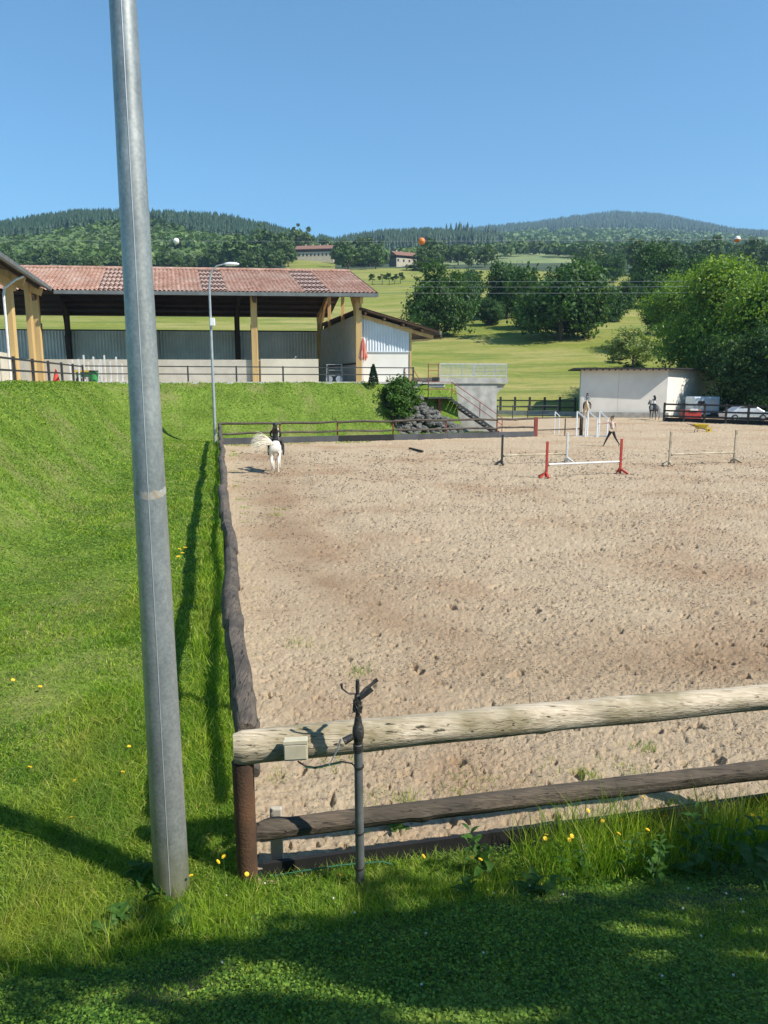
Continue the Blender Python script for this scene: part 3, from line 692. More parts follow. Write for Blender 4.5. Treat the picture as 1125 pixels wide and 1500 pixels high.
for a in (-6.6, .6, 7.2, 12.6):
    mb = MB(); c = [lq(a, 1.15, TZ-.1), lq(a, 1.15, EZ+.1)]
    # tapered column, wide at the haunch
    e = ldir*.17
    prof = [(TZ-.1, .98, 1.30), (7.2, .92, 1.42), (8.7, .8, 1.9), (9.75, .5, 2.9)]
    vs = []
    for z, b0, b1 in prof:
        vs += [lq(a, b0, z)-e, lq(a, b0, z)+e, lq(a, b1, z+(.9 if z > 9.5 else 0))+e, lq(a, b1, z+(.9 if z > 9.5 else 0))-e]
    fs = [(0,1,2,3)]+[(i*4+j, i*4+(j+1) % 4, i*4+4+(j+1) % 4, i*4+4+j) for i in range(3) for j in range(4)]+[(12,15,14,13)]
    if a > 1: mb = MB(); mb.bar(lq(a, 1.15, TZ-.1), lq(a, 1.15, 10.0), .34, .3)
    else: mb.add(vs, fs)
    mb.build('column', m_glulam, lh)
    MB().bar(lq(a, .3, EZ-.25), lq(a, 8, EZ+8*s_-.3), .3, .5).build('rafter', m_glulam, lh)
MB().bar(lq(-7, 1.1, 9.25), lq(8.4, 1.1, 9.25), .2, .5).build('edge_beam', m_glulam, lh)
MB().tube([lq(5.6, .05, 9.5), lq(5.0, .35, 9.25), lq(4.1, .75, 8.7), lq(4.0, .8, 8.3), lq(4.0, .8, TZ)], .07, 8).build('downpipe', m_whitepaint, lh)
MB().bar(lq(-10, 1.5, TZ+.85), lq(9.0, 1.5, TZ+.85), .2, 1.7).build('low_wall', m_render, lh)
# jump wings stored behind the railing
gp = 'white jump wing posts stored on the terrace'
for i, px in enumerate([104, 117, 125, 131, 139, 146, 149, 155, 163, 172, 180, 108]):
    q = at(px, 558, 48.5+(i % 4)*.45); b = thing('jump_wing', (q.x, q.y, TZ), 'white jump wing post stored behind the terrace railing', 'jump wing', gp)
    h = 1.25+.55*((i*37) % 5)/4
    MB().box((q.x, q.y, TZ+h/2), (.09, .06, h)).build('upright', m_whitepaint, b)
    MB().box((q.x, q.y, TZ+.04), (.5, .09, .08), rz=i).build('foot', m_whitepaint, b)
q = at(138, 556, 47.6)
b = thing('green_bin', (q.x, q.y, TZ), 'small green plastic bin behind the terrace railing', 'bin')
MB().tube([(q.x, q.y, TZ), (q.x, q.y, TZ+.7)], [.22, .28], 12).build('body', M('green_plastic', (.04,.25,.07)), b); MB().tube([(q.x, q.y, TZ+.7), (q.x, q.y, TZ+.78)], [.31, .26], 12).build('lid', m_darksteel, b)
q = at(83, 560, 40.5)
b = thing('traffic_cone', (q.x, q.y, TZ), 'red cone standing behind the left railing', 'cone'); m_cone = M('red_plastic', (.6,.06,.03))
MB().tube([(q.x, q.y, TZ+.03), (q.x, q.y, TZ+.75)], [.2, .03], 14).build('body', m_cone, b); MB().box((q.x, q.y, TZ+.02), (.5, .5, .05)).build('base', m_cone, b)
q = at(128, 552, 49.6)
b = thing('wheelbarrow', (q.x, q.y, TZ), 'yellow-rimmed cart parked by the stored jump wings', 'cart')
MB().box((q.x, q.y, TZ+.75), (1.5, .7, .12)).build('rim', M('yellow_paint', (.62,.42,.05)), b)
MB().box((q.x, q.y, TZ+.55), (1.2, .6, .35)).build('tray', M('dark_green_paint', (.03,.12,.06)), b)
for sx in (-.45, .45): MB().tube([(q.x+sx, q.y-.3, TZ+.2), (q.x+sx, q.y-.24, TZ+.2)], .2, 12).build('wheel', m_darksteel, b)
q = hp(-1.6, .9, TZ)
b = thing('wheeled_cart', (q.x, q.y, TZ), 'grey metal trolley standing in the hall opening beside the column', 'trolley')
for sx in (-.6, .6):
    MB().cyl((q.x+sx, q.y, TZ), (q.x+sx*.9, q.y, TZ+1.3), .03, 6).build('frame_leg', m_thin, b)
    MB().tube([(q.x+sx*.6, q.y-.2, TZ+.25), (q.x+sx*.6, q.y-.14, TZ+.25)], .25, 12).build('wheel', m_thin, b)
for z in (.5, .9, 1.3): MB().cyl((q.x-.6, q.y, TZ+z), (q.x+.6, q.y, TZ+z), .025, 6).build('bar', m_thin, b)
# ------------------------------------------------------------------ viewing platform, stairs
A0 = Vector((3.92, 54.6, 0)); eP = Vector((eF[0], eF[1], 0)); nP = Vector((nF[0], nF[1], 0))
def pp(a, b, z): p = A0+eP*a+nP*b; return Vector((p.x, p.y, z))
pl = thing('viewing_platform', pp(2.4, 2, .1), 'concrete viewing platform with white mesh railing above the stairs', 'platform')
mb = MB(); mb.add([pp(0,0,-.2), pp(4.75,0,-.2), pp(4.75,5.5,-.2), pp(0,5.5,-.2), pp(0,0,3.55), pp(4.75,0,3.55), pp(4.75,5.5,3.55), pp(0,5.5,3.55)],
   [(3,2,1,0), (4,5,6,7), (0,1,5,4), (1,2,6,5), (2,3,7,6), (3,0,4,7)]).build('wall', m_concrete, pl)
mb = MB(); mb.add([pp(-.1,-.12,3.56), pp(5.55,-.12,3.56), pp(5.55,6,3.56), pp(-.1,6,3.56), pp(-.1,-.12,4.0), pp(5.62,-.12,4.0), pp(5.62,6,4.0), pp(-.1,6,4.0)],
   [(3,2,1,0), (4,5,6,7), (0,1,5,4), (1,2,6,5), (2,3,7,6), (3,0,4,7)]).build('slab', m_concrete, pl)
mb = MB(); mb.add([pp(4.76,.1,2.75), pp(5.5,.1,3.5), pp(4.76,.1,3.55), pp(4.76,.5,2.75), pp(5.5,.5,3.5), pp(4.76,.5,3.55)], [(0,1,2),(5,4,3),(0,3,4,1),(1,4,5,2),(2,5,3,0)]).build('bracket', m_concrete, pl)
m_mesh = M('white_wire_mesh', (.46,.47,.46), None, 4, .5)
for i in range(2):
    a0, a1 = (0.15, 2.78) if i == 0 else (2.86, 5.5)
    fr = MB()
    for z in (4.12, 4.98): fr.bar(pp(a0, 0, z), pp(a1, 0, z), .05, .06)
    for a in (a0, a1): fr.bar(pp(a, 0, 4.0), pp(a, 0, 5.0), .06, .06)
    f = fr.build('railing_frame', m_mesh, pl)
    for t in (.33, .66): MB().bar(pp(a0+(a1-a0)*t, .01, 4.0), pp(a0+(a1-a0)*t, .01, 4.96), .05, .05).build('railing_post', m_thin, pl)
    w = MB()
    for k in range(26): a = a0+(a1-a0)*(k+.5)/26; w.bar(pp(a, 0, 4.14), pp(a, 0, 4.96), .018, .018)
    for k in range(8): z = 4.14+.82*(k+.5)/8; w.bar(pp(a0, 0, z), pp(a1, 0, z), .014, .014)
    o = w.build('wire_mesh', m_mesh, pl); o['kind'] = 'stuff'
for z in (4.98, 4.5): MB().bar(pp(5.5, 0, z), pp(5.5, 6, z), .05, .05).build('side_rail', m_white2, pl)
st = thing('outdoor_staircase', pp(0, -1.0, 2.6), 'steel staircase with red railings against the concrete platform', 'staircase')
LZ = 2.62
MB().box(pp(-.55, -1.15, LZ-.05), (1.9, 1.5, .1), rz=.305).build('landing', m_darksteel, st)
N1 = 15
for i in range(N1):
    a = .45+i*.262; z = LZ-.172*(i+1)
    MB().box(pp(a, -1.15, z), (.30, 1.15, .05), rz=.305).build('step', m_darksteel, st)
for b in (-1.74, -.56):
    MB().bar(pp(.3, b, LZ-.16), pp(.45+N1*.262, b, LZ-.172*N1-.16), .05, .18).build('stringer', m_darksteel, st)
for i in range(5):
    MB().box(pp(-.75, -.2+i*.28, LZ+.19*(i+1)), (1.05, .3, .05), rz=.305).build('step', m_darksteel, st)
for b in (-1.28, -.22):
    MB().bar(pp(b, -.4, LZ-.05), pp(b, 1.3, LZ+.95), .05, .16).build('stringer', m_redsteel, st)
MB().box(pp(-.05, .3, LZ-.05+.5), (.12, 1.2, 1.9), rz=.305).build('side_panel', m_darksteel, st)
for (a, b) in ((-.35, -1.2),): MB().bar(pp(a, b, -.1), pp(a, b, LZ-.1), .2, .2).build('support_post', m_redsteel, st)
rp = lambda a, b, z: pp(a, b, z)
def rail_run(pts, h=(.55, 1.05)):
    for hh in h:
        for p, q in zip(pts[:-1], pts[1:]): MB().cyl(p+Vector((0,0,hh)), q+Vector((0,0,hh)), .028, 6).build('handrail', m_redsteel, st)
    for p in pts: MB().cyl(p, p+Vector((0,0,1.07)), .032, 6).build('baluster', m_redsteel, st)
endp = rp(.45+N1*.262, -1.74, LZ-.172*N1)
rail_run([rp(-1.45, -1.85, LZ), rp(.35, -1.80, LZ), rp(.35, -1.80, LZ).lerp(endp, .55), endp])
rail_run([rp(-1.45, -1.85, LZ), rp(-1.45, -.4, LZ), rp(-1.45, 1.4, 3.6)])
rail_run([rp(-1.45, 1.4, 3.62), rp(-2.2, 1.0, 3.62)])
g = thing('red_gate', pp(-.35, .2, 3.6), 'small red tubular gate at the head of the stairs', 'gate')
for a in (-.75, .02): MB().cyl(pp(a, .0, 3.6), pp(a, .0, 5.0), .035, 6).build('gate_post', m_redsteel, g)
for z in (4.1, 4.5, 4.92): MB().cyl(pp(-.75, 0, z), pp(.02, 0, z), .025, 6).build('bar', m_redsteel, g)
# rockery behind the stairs
rk = thing('rockery', pp(-1, 0, .2), 'grey boulder retaining bank behind the stairs and bush', 'rockery')
rr = random.Random(5); rocks = []
def rockmesh(seed):
    r_ = random.Random(seed); bm = bmesh.new(); bmesh.ops.create_icosphere(bm, subdivisions=2, radius=1)
    for v in bm.verts:
        v.co *= .8+.35*r_.random(); v.co.z *= .75
        v.co.x = max(min(v.co.x, .78), -.8); v.co.y = max(min(v.co.y, .75), -.78)
    me = bpy.data.meshes.new('rock'); bm.to_mesh(me); bm.free(); me.materials.append(m_rock); return me
RM = [rockmesh(i) for i in range(6)]
for i in range(210):
    a = rr.uniform(10.6, 17.2); z = rr.uniform(.05, 3.3) if a < 14.6 else rr.uniform(0, 2.2-(a-14.6)*.7)
    dd = 4.35+ (z/3.5)*1.25
    if a < 11.8: dd = 3.2+z*.75
    q = P2(C1, eF, nF, a, dd); s_ = rr.uniform(.17, .36)
    o = link('rock', RM[i % 6], rk, Vector((q[0], q[1], z))-Vector(rk.location)); o.scale = (s_*1.3, s_, s_*.8); o.rotation_euler = (rr.random()*.6, rr.random()*.6, rr.random()*6)
# ------------------------------------------------------------------ white shed on the right
S0 = Vector((20.7, 78.9, 0)); S1 = Vector((29.3, 77.5, 0)); S2 = Vector((43.5, 93.5, 0)); ST = 4.95
shed = thing('white_shed', S1, 'long white shed with thin dark flat roof at the foot of the meadow', 'shed')
def wallseg(mb, p, q, z0, z1, t):
    d = (q-p).normalized(); n = Vector((d.y, -d.x, 0)); c = (p+q)/2+n*(-t/2)
    ax = Matrix((d, -n, Vector((0,0,1)))).transposed(); return mb.box((c.x, c.y, (z0+z1)/2), ((q-p).length, t, z1-z0), ax=ax)
mid = S0.lerp(S1, .44)
wallseg(MB(), S0, mid-(S1-S0)*.002, -.2, ST, .25).build('wall_panel', m_white, shed); wallseg(MB(), mid, S1, -.2, ST, .25).build('wall_panel', m_white, shed)
wallseg(MB(), S1, S2, -.2, ST-.02, .25).build('wall_panel', m_white, shed)
wallseg(MB(), S0+Vector((3, 12, 0)), S0, -.2, ST-.02, .25).build('wall_panel', m_white, shed)
rf = [S0+Vector((-1.0,-.7,0)), S1+Vector((.1,-1.0,0)), S2+Vector((1.0,-.6,0)), S2+Vector((-6, 6, 0)), S0+Vector((2, 14, 0))]
prism(MB(), [(p.x, p.y) for p in rf], ST+.02, ST+.16).build('roof', m_darksteel, shed)
for k in range(14):
    p = S0.lerp(S1, (k+.5)/14)+Vector((-.1,-.35,0)); MB().box((p.x, p.y, ST-.06), (.12, .9, .13), rz=-.32).build('rafter_end', m_purlin, shed)
o = wallseg(MB(), S0+Vector((-.1,-.5,0)), S1+Vector((.1,-.5,0)), -.2, .55, .3).build('plinth', m_concrete, shed)
# blue-white panels and red boxes parked against the shed's right wall
m_bluew = M('pale_blue_panel', (.52,.62,.70), (.44,.54,.62), 3, .4); m_redbox = M('red_panel', (.42,.04,.03), None, 3, .5)
pb_ = S1+Vector((3.2, .6, 0))
hbx = thing('horse_trailer', pb_, 'pale blue horse trailer parked by the shed behind the dark fence', 'trailer')
MB().box(pb_+Vector((1.1, .8, 1.2)), (2.9, 1.8, 1.9), rz=.1).build('body', m_bluew, hbx, bevel=.1)
MB().box(pb_+Vector((.6, -.13, 1.3)), (1.1, .06, .9), rz=.1).build('door', m_whitepaint, hbx)
MB().box(pb_+Vector((.6, -.18, 1.55)), (.7, .04, .3), rz=.1).build('window', m_darksteel, hbx)
MB().box(pb_+Vector((1.9, -.02, 1.3)), (.8, .06, 1.0), rz=.1).build('door', m_whitepaint, hbx)
for sx in (.2, 2.0): MB().tube([pb_+Vector((sx, -.25, .35)), pb_+Vector((sx, .0, .35))], .34, 14).build('wheel', m_darksteel, hbx)
c_ = atz(1018, 616, 0)+Vector((0, 1.2, 0))
rb = thing('red_skip', c_, 'red and white box behind the dark fence right of the shed', 'skip')
MB().box(c_+Vector((0, 0, .55)), (1.8, 1.0, .85), rz=.05).build('body', m_redbox, rb, bevel=.05); MB().box(c_+Vector((.1, -.55, .95)), (.8, .06, .3), rz=.05).build('label_plate', m_whitepaint, rb)
# dark rail fence on the right with a bank of dark earth
rf_ = thing('rail_fence', atz(1040, 621, 0), 'dark rail fence along the right end of the sand', 'fence')
a0 = atz(972, 617, 0); a1 = atz(1150, 624, 0)
for k in range(8):
    q = a0.lerp(a1, k/7*1.25); MB().bar((q.x, q.y, -.1), (q.x, q.y, 1.75), .16, .16).build('post', m_darksteel, rf_)
qe = a0.lerp(a1, 1.25)
for z in (1.6, 1.0, .5): MB().bar((a0.x, a0.y-.1, z), (qe.x, qe.y-.1, z), .06, .16).build('rail', m_darksteel, rf_)
MB().bar((a0.x, a0.y+.15, .1), (qe.x, qe.y+.15, .1), .12, .5).build('kickboard', m_board, rf_)
# ------------------------------------------------------------------ farmhouses on the hill
m_stone = M('pale_farmhouse_wall', (.52,.46,.34), (.42,.36,.27), .8, .9); m_fhroof = M('old_clay_roof', (.26,.13,.085), (.19,.10,.07), 1.2, .9); m_dk = M('dark_window', (.02,.02,.022), None, 3, .4)
def farmhouse(px, py, Y, L, D, hwall, hroof, rz, label, name='farmhouse', wins=7, dark=.33, chim=4):
    q = at(px, py, Y); b = thing(name, q, label, 'house', rz=rz)
    def bx(nm, c, s, mt): o = MB().box(c, s).build(nm, mt, b, world=False); return o
    bx('wall', (0, 0, hwall*.4-1.5), (L, D, hwall*1.0+2.2), m_stone)
    bx('upper_storey', (0, -.06, hwall*.95), (L-.2, D, hwall*dark), m_purlin)
    for sx in (-1,):
        bx('wall', (sx*(L/2+.02)-.0, 0, hwall*.3), (.3, D-.2, hwall*1.1), M('grey_gable_wall', (.2,.18,.15), None, 1, .9))
    mb = MB(); e = 1.1; w = D/2+1.2; z0 = hwall*(1+dark*.35)
    mb.add([(-L/2-e, -w, z0), (L/2+e, -w, z0), (L/2+e, 0, z0+hroof), (-L/2-e, 0, z0+hroof), (-L/2-e, w, z0), (L/2+e, w, z0),
            (-L/2-e, -w, z0-.35), (L/2+e, -w, z0-.35), (L/2+e, w, z0-.35), (-L/2-e, w, z0-.35)],
           [(0,1,2,3), (3,2,5,4), (0,3,4,9,6), (1,7,8,5,2), (6,7,1,0), (9,4,5,8), (6,9,8,7)])
    rf = mb.build('roof', m_fhroof, b, world=False)
    for k in range(chim):
        bx('chimney', (L*(-.3+.2*k), .5, z0+hroof+.3), (.8, .8, 1.3), m_stone)
    for k in range(wins):
        x = L*(-.42+.84*k/(wins-1)); bx('window', (x, -D/2-.06, hwall*.45), (1.1, .14, 1.5), m_dk)
        bx('window', (x, -D/2-.12, hwall*.92), (1.4, .14, 1.1), m_dk)
farmhouse(464, 381, 560, 27, 12, 6.0, 3.4, -.14, 'long two-storey stone farmhouse on the yellow hill meadow', wins=9)
farmhouse(590, 389, 520, 15, 11, 5.0, 3.2, .45, 'farmhouse with slanting red roof among trees above the meadow', wins=4, chim=1)
farmhouse(66, 392, 560, 9, 8, 4.5, 2.6, .2, 'small orange-roofed house on the left hillside', wins=3, chim=0)
farmhouse(92, 392, 575, 16, 9, 4.5, 2.6, -.1, 'long low brown-roofed house on the left hillside', wins=4, chim=1)
farmhouse(299, 381, 610, 8, 6, 2.4, 1.5, .3, 'tiny brown barn in the hillside clearing', 'barn', wins=2, chim=0)
q = at(509, 396, 452); up_ = thing('utility_pole', q, 'thin pale utility pole standing between the two farmhouses', 'utility pole')
MB().cyl(q, q+Vector((0,0,15)), (.30, .2), 8).build('pole', m_concrete, up_); MB().bar(q+Vector((-1.4,0,14)), q+Vector((1.4,0,14)), .2, .2).build('crossarm', m_darksteel, up_)
# ------------------------------------------------------------------ power lines
def wire(name, pts, r, mat, label, cat='cable', group=None):
    mb = MB(); mb.tube(pts, r, 5); o = mb.build(name, mat); tag(o, label, cat, group); return o
m_wire = M('aluminium_wire', (.42,.43,.44), None, 3, .4, .5)
for i, py in enumerate((411, 419, 428)):
    a = at(500, py+1, 118); b = at(1300, py-1, 100); pts = []
    for k in range(25):
        t = k/24; p = a.lerp(b, t); p.z -= 1.1*4*t*(1-t)*.12; pts.append(p)
    wire('power_line', pts, .022, m_wire, ['highest','middle','lowest'][i]+' of the three parallel power lines crossing the meadow trees', group='three power lines over the meadow')
a = at(-500, 361, 84); b = at(1600, 359, 84); pts = []
def cat_z(t): return -2.3*4*t*(1-t)*.28
for k in range(61):
    t = k/60; p = a.lerp(b, t); p.z += cat_z(t)+1.1; pts.append(p)
wire('marker_cable', pts, .012, m_wire, 'thin high cable carrying the aerial marker balls')
m_orange = M('orange_marker', (.75,.22,.04), (.6,.16,.03), 1.2, .5); m_wball = M('white_marker', (.85,.84,.80), (.7,.69,.65), 2, .5)
def ball(px, r, m1, m2, label):
    X = (px-562.5)/1083*84*1.0*.985
    t = None
    for p, q in zip(pts[:-1], pts[1:]):
        if p.x <= X*1.06 <= q.x: c = p.lerp(q, (X*1.06-p.x)/(q.x-p.x))
    b = thing('marker_ball', c, label, 'marker ball')
    for nm, ms, s0, s1 in (('lower_half', m1, 4, 8), ('upper_half', m2, 0, 4)):
        mb = MB(); 
        for i in range(s0, s1+1):
            ph = math.pi*i/8
            for k in range(14): th = 2*math.pi*k/14; mb.v.append((c.x+r*math.sin(ph)*math.cos(th), c.y+r*math.sin(ph)*math.sin(th), c.z+r*math.cos(ph)))
        for i in range(s1-s0):
            for k in range(14): mb.f.append((i*14+k, (i+1)*14+k, (i+1)*14+(k+1) % 14, i*14+(k+1) % 14))
        mb.build(nm, ms, b, smooth=True)
ball(613, .38, m_orange, m_orange, 'orange marker ball on the cable above the farmhouse')
ball(284.5, .32, m_wball, m_wball, 'white marker ball on the cable in front of the left hill')
ball(1035, .34, m_orange, m_wball, 'white and red marker ball on the cable at the far right')
# ------------------------------------------------------------------ lamp posts
bx_, by_ = -1.49, 4.66
lp1 = thing('lamp_post', (bx_, by_, .13), 'thick galvanised steel lamp post close by at the fence corner', 'lamp post')
def galv_pole(mb, x, y, z0, z1, r0, r1, n=32): return mb.tube([(x, y, z0+(z1-z0)*i/12) for i in range(13)], [r0+(r1-r0)*i/12 for i in range(13)], n)
zz = hz(bx_, by_)
galv_pole(MB(), bx_, by_, zz-.3, 10.2, .124, .040).build('pole', m_galv, lp1, smooth=True)
# weld seam down the side that faces the path
r_at = lambda z: .124+(.040-.124)*(z-zz+.3)/(10.2-zz+.3)
an = R(-79); mb = MB(); mb.tube([(bx_+math.cos(an)*r_at(z)*.995, by_+math.sin(an)*r_at(z)*.995, z) for z in np.linspace(zz-.1, 10.1, 10)], .0035, 6); mb.build('weld_seam', M('bright_zinc_seam', (.50,.52,.52), None, 8, .4, .4), lp1)
zr = at(222, 718, by_).z
m_ring, nt, bs = newmat('rust_stain'); bs.inputs['Roughness'].default_value = .8
n_ = noise(nt, 22, 5); nt.links.new(ramp(nt, n_.outputs['Fac'], [(.4, (.30,.25,.17)), (.6, (.36,.37,.36))]).outputs[0], bs.inputs['Base Color'])
mb = MB(); rr_ = random.Random(3); NN = 48
for k in range(NN):
    th = 2*math.pi*k/NN; rj = r_at(zr)+.0012
    mb.v.append((bx_+math.cos(th)*rj, by_+math.sin(th)*rj, zr-.022-.012*rr_.random()+.02*math.sin(th))); mb.v.append((bx_+math.cos(th)*rj, by_+math.sin(th)*rj, zr+.016+.014*rr_.random()+.02*math.sin(th)))
for k in range(NN): k2 = (k+1) % NN; mb.f.append((2*k, 2*k2, 2*k2+1, 2*k+1))
mb.build('weld_ring', m_ring, lp1, smooth=True)
MB().tube([(bx_, by_, 10.1), (bx_+.1, by_+.3, 10.6), (bx_+.5, by_+1.2, 10.8)], [.05, .04, .035], 10).build('arm', m_galv, lp1, smooth=True)
MB().ell((bx_+.65, by_+1.6, 10.8), (.16, .4, .09)).build('lantern', m_thin, lp1, smooth=True)
q = at(315.5, 643, 43.2)
lp2 = thing('lamp_post', (q.x, q.y, .1), 'slim street lamp with curved arm at the far corner of the arena', 'lamp post')
def lp(pxx, pyy): return at(pxx, pyy, q.y)
pts = [Vector((q.x, q.y, -.1)), lp(309.5, 480), lp(304.5, 420), lp(306, 408), lp(311, 396), lp(318, 389.5), lp(329, 387)]
pts[1].x = q.x+(.0); pts[2].x = q.x; pts[3].x = q.x+.06
MB().tube(pts, [.10, .075, .06, .055, .05, .045, .04], 12).build('pole', m_thin, lp2, smooth=True)
h = lp(339, 387); MB().ell((h.x, h.y, h.z), (.45, .14, .11), rz=0).build('lantern', m_white2, lp2, smooth=True)
h = lp(313, 472); MB().box((q.x+.13, q.y-.12, h.z), (.26, .2, .42)).build('control_box', m_white2, lp2, bevel=.02)
# ------------------------------------------------------------------ trees
def quads(C, U, W, rnd, name, mat):
    """one pointed leaf-like quad per centre: C centre, U long half axis, W short half axis"""
    n = len(C); V = np.empty((n, 4, 3)); V[:, 0] = C-U; V[:, 1] = C+W; V[:, 2] = C+U; V[:, 3] = C-W
    F = np.arange(4*n).reshape(n, 4); return mesh_np(name, V.reshape(-1, 3), F, mat, rnd=np.repeat(rnd, 4))
def unit(v): return v/np.maximum(np.linalg.norm(v, axis=-1, keepdims=True), 1e-9)
def crown_points(g, nl, R3, lobes, shell=.55, droop=0):
    """leaf centres: uneven lobes, each made of twig clumps"""
    C = []; N = []
    ncl = max(8, nl//26)
    L = g.random((lobes, 3)); th = L[:, 0]*6.283; ph = np.arccos(1-1.75*L[:, 1])
    lc = np.stack([np.cos(th)*np.sin(ph), np.sin(th)*np.sin(ph), np.cos(ph)], -1)*(.42+.42*L[:, 2:3])
    lr = .24+.26*g.random(lobes)
    li = g.integers(0, lobes, ncl)
    d = unit(g.normal(size=(ncl, 3))); rad = 1-shell*g.random((ncl, 1))**1.6
    cl = lc[li]+d*lr[li][:, None]*rad
    cl = cl + .10*g.normal(size=cl.shape)*.5
    per = nl//ncl; pc = np.repeat(cl, per, 0); nn = np.repeat(unit(cl+.4*d+np.array([0, 0, .35])), per, 0)
    sp = .085*(.6+.8*g.random((ncl, 1))); pc = pc+g.normal(size=pc.shape)*np.repeat(sp, per, 0)*np.array([1, 1, .62])
    pc[:, 2] -= droop*np.maximum(0, np.hypot(pc[:, 0], pc[:, 1])-.5)
    crn = np.repeat(g.random(ncl), per)
    return pc*np.array(R3), nn, crn
def crown_mesh(name, seed, nl, R3, cz, leaf, mat, lobes=22, droop=0):
    g = np.random.default_rng(seed); C, N, cr = crown_points(g, nl, R3, lobes, droop=droop)
    C[:, 2] += cz; k = len(C)
    N = unit(N+.75*g.normal(size=(k, 3))); T = unit(np.cross(N, g.normal(size=(k, 3)))); B = np.cross(N, T)
    s = leaf*(.6+.8*g.random((k, 1)))
    return quads(C, T*s, B*s*.62, np.clip(.55*cr+.45*g.random(k), 0, 1), name, mat)
def trunk_mesh(name, seed, h, r, R3, cz, limbs=9, mat=None):
    rr = random.Random(seed); mb = MB(); b = Vector((0, 0, -.6)); top = Vector((rr.uniform(-.3, .3), rr.uniform(-.3, .3), h))
    pts = [b, Vector((0, 0, .3)), b.lerp(top, .45)+Vector((rr.uniform(-.15, .15), rr.uniform(-.15, .15), 0)), top]
    mb.tube(pts, [r*1.5, r*1.1, r*.75, r*.2], 9)
    for i in range(limbs):
        z = h*(.22+.6*i/limbs); a = i*2.4+rr.random(); l = R3[0]*(.38+.26*rr.random())
        s0 = Vector((0, 0, z)); s1 = s0+Vector((math.cos(a)*l*.5, math.sin(a)*l*.5, l*.35)); s2 = s0+Vector((math.cos(a)*l, math.sin(a)*l, l*.7))
        mb.tube([s0, s1, s2], [r*.42, r*.24, r*.06], 6)
    me = bpy.data.meshes.new(name); me.from_pydata(mb.v, [], mb.f); me.materials.append(mat or m_bark); me.update(); return me
m_oak = leafmat('oak_leaves', [(.026,.060,.018), (.042,.092,.022), (.064,.135,.028), (.10,.185,.036)], nscale=.25)
m_light = leafmat('ash_leaves', [(.065,.135,.018), (.12,.21,.024), (.20,.30,.032), (.33,.41,.048)], nscale=.3)
m_pale = leafmat('willow_leaves', [(.20,.25,.07), (.27,.31,.10), (.33,.36,.13)], nscale=.5)
m_far = leafmat('hill_leaves', [(.050,.090,.026), (.078,.132,.034), (.11,.175,.044), (.15,.22,.056)], trans=.2, nscale=.02, vary=.6)
m_conif = leafmat('conifer_needles', [(.016,.038,.022), (.026,.056,.028), (.040,.078,.036)], trans=.05, nscale=.02, vary=.4)
m_bush = leafmat('bush_leaves', [(.05,.10,.018), (.08,.155,.024), (.12,.21,.035)], nscale=1.2)
m_cyp = leafmat('cypress_leaves', [(.015,.040,.014), (.025,.06,.018)], trans=.1, nscale=2)
TREES = {}
def tree_kind(key, n, nl, R3, cz, leaf, mat, r, lobes=22, droop=0, limbs=9):
    TREES[key] = [(crown_mesh(key+'_crown', 900+i*13+len(key), nl, R3, cz, leaf, mat, lobes, droop), trunk_mesh(key+'_trunk', i, cz+R3[2]*.55, r, R3, cz, limbs)) for i in range(n)]
tree_kind('oak', 4, 17000, (6.5, 6.5, 6.5), 5.5, .26, m_oak, .42)
tree_kind('bigtree', 3, 44000, (6.2, 6.2, 5.8), 6.4, .15, m_light, .45, 17)
tree_kind('darktree', 1, 30000, (6.2, 6.2, 5.8), 6.4, .17, m_oak, .45, 30)
tree_kind('hilltree', 4, 2200, (5.5, 5.5, 5.2), 5.9, .52, m_far, .3, 14, limbs=4)
tree_kind('orchard', 2, 1500, (2.3, 2.3, 1.9), 3.2, .22, m_oak, .14, 8, limbs=5)
tree_kind('pale', 1, 5000, (2.6, 2.6, 2.2), 2.4, .11, m_pale, .12, 14, limbs=7)
nT = 0
def put_tree(key, i, x, y, s, label, name='tree', group=None, sz=1.0, zoff=0, rz=None):
    global nT
    z = hz(x, y)+zoff; o = thing(name, (x, y, z), label, 'tree', group, rz=(random.random()*6.28 if rz is None else rz))
    cm, tm = TREES[key][i % len(TREES[key])]
    c = link('crown', cm, o); t = link('trunk', tm, o)
    o.scale = (s, s, s*sz); nT += 1; return o
def put_px(key, i, px, pyb, Y, wpx, hpx, label, name='tree', group=None, **k):
    """tree of the surveyed width and height"""
    X = ray(px, 560).x/ray(px, 560).y*Y; R3 = {'oak': 6.5, 'bigtree': 6.2, 'darktree': 6.2, 'hilltree': 5.5, 'orchard': 2.3, 'pale': 2.6}[key]
    hh = {'oak': 12.2, 'bigtree': 12.2, 'darktree': 12.2, 'hilltree': 11.1, 'orchard': 5.1, 'pale': 4.6}[key]
    s = wpx*Y/1083/(2*R3*.93); h = hpx*Y/1083
    return put_tree(key, i, X, Y, s, label, name, group, sz=h/(hh*s), **k)
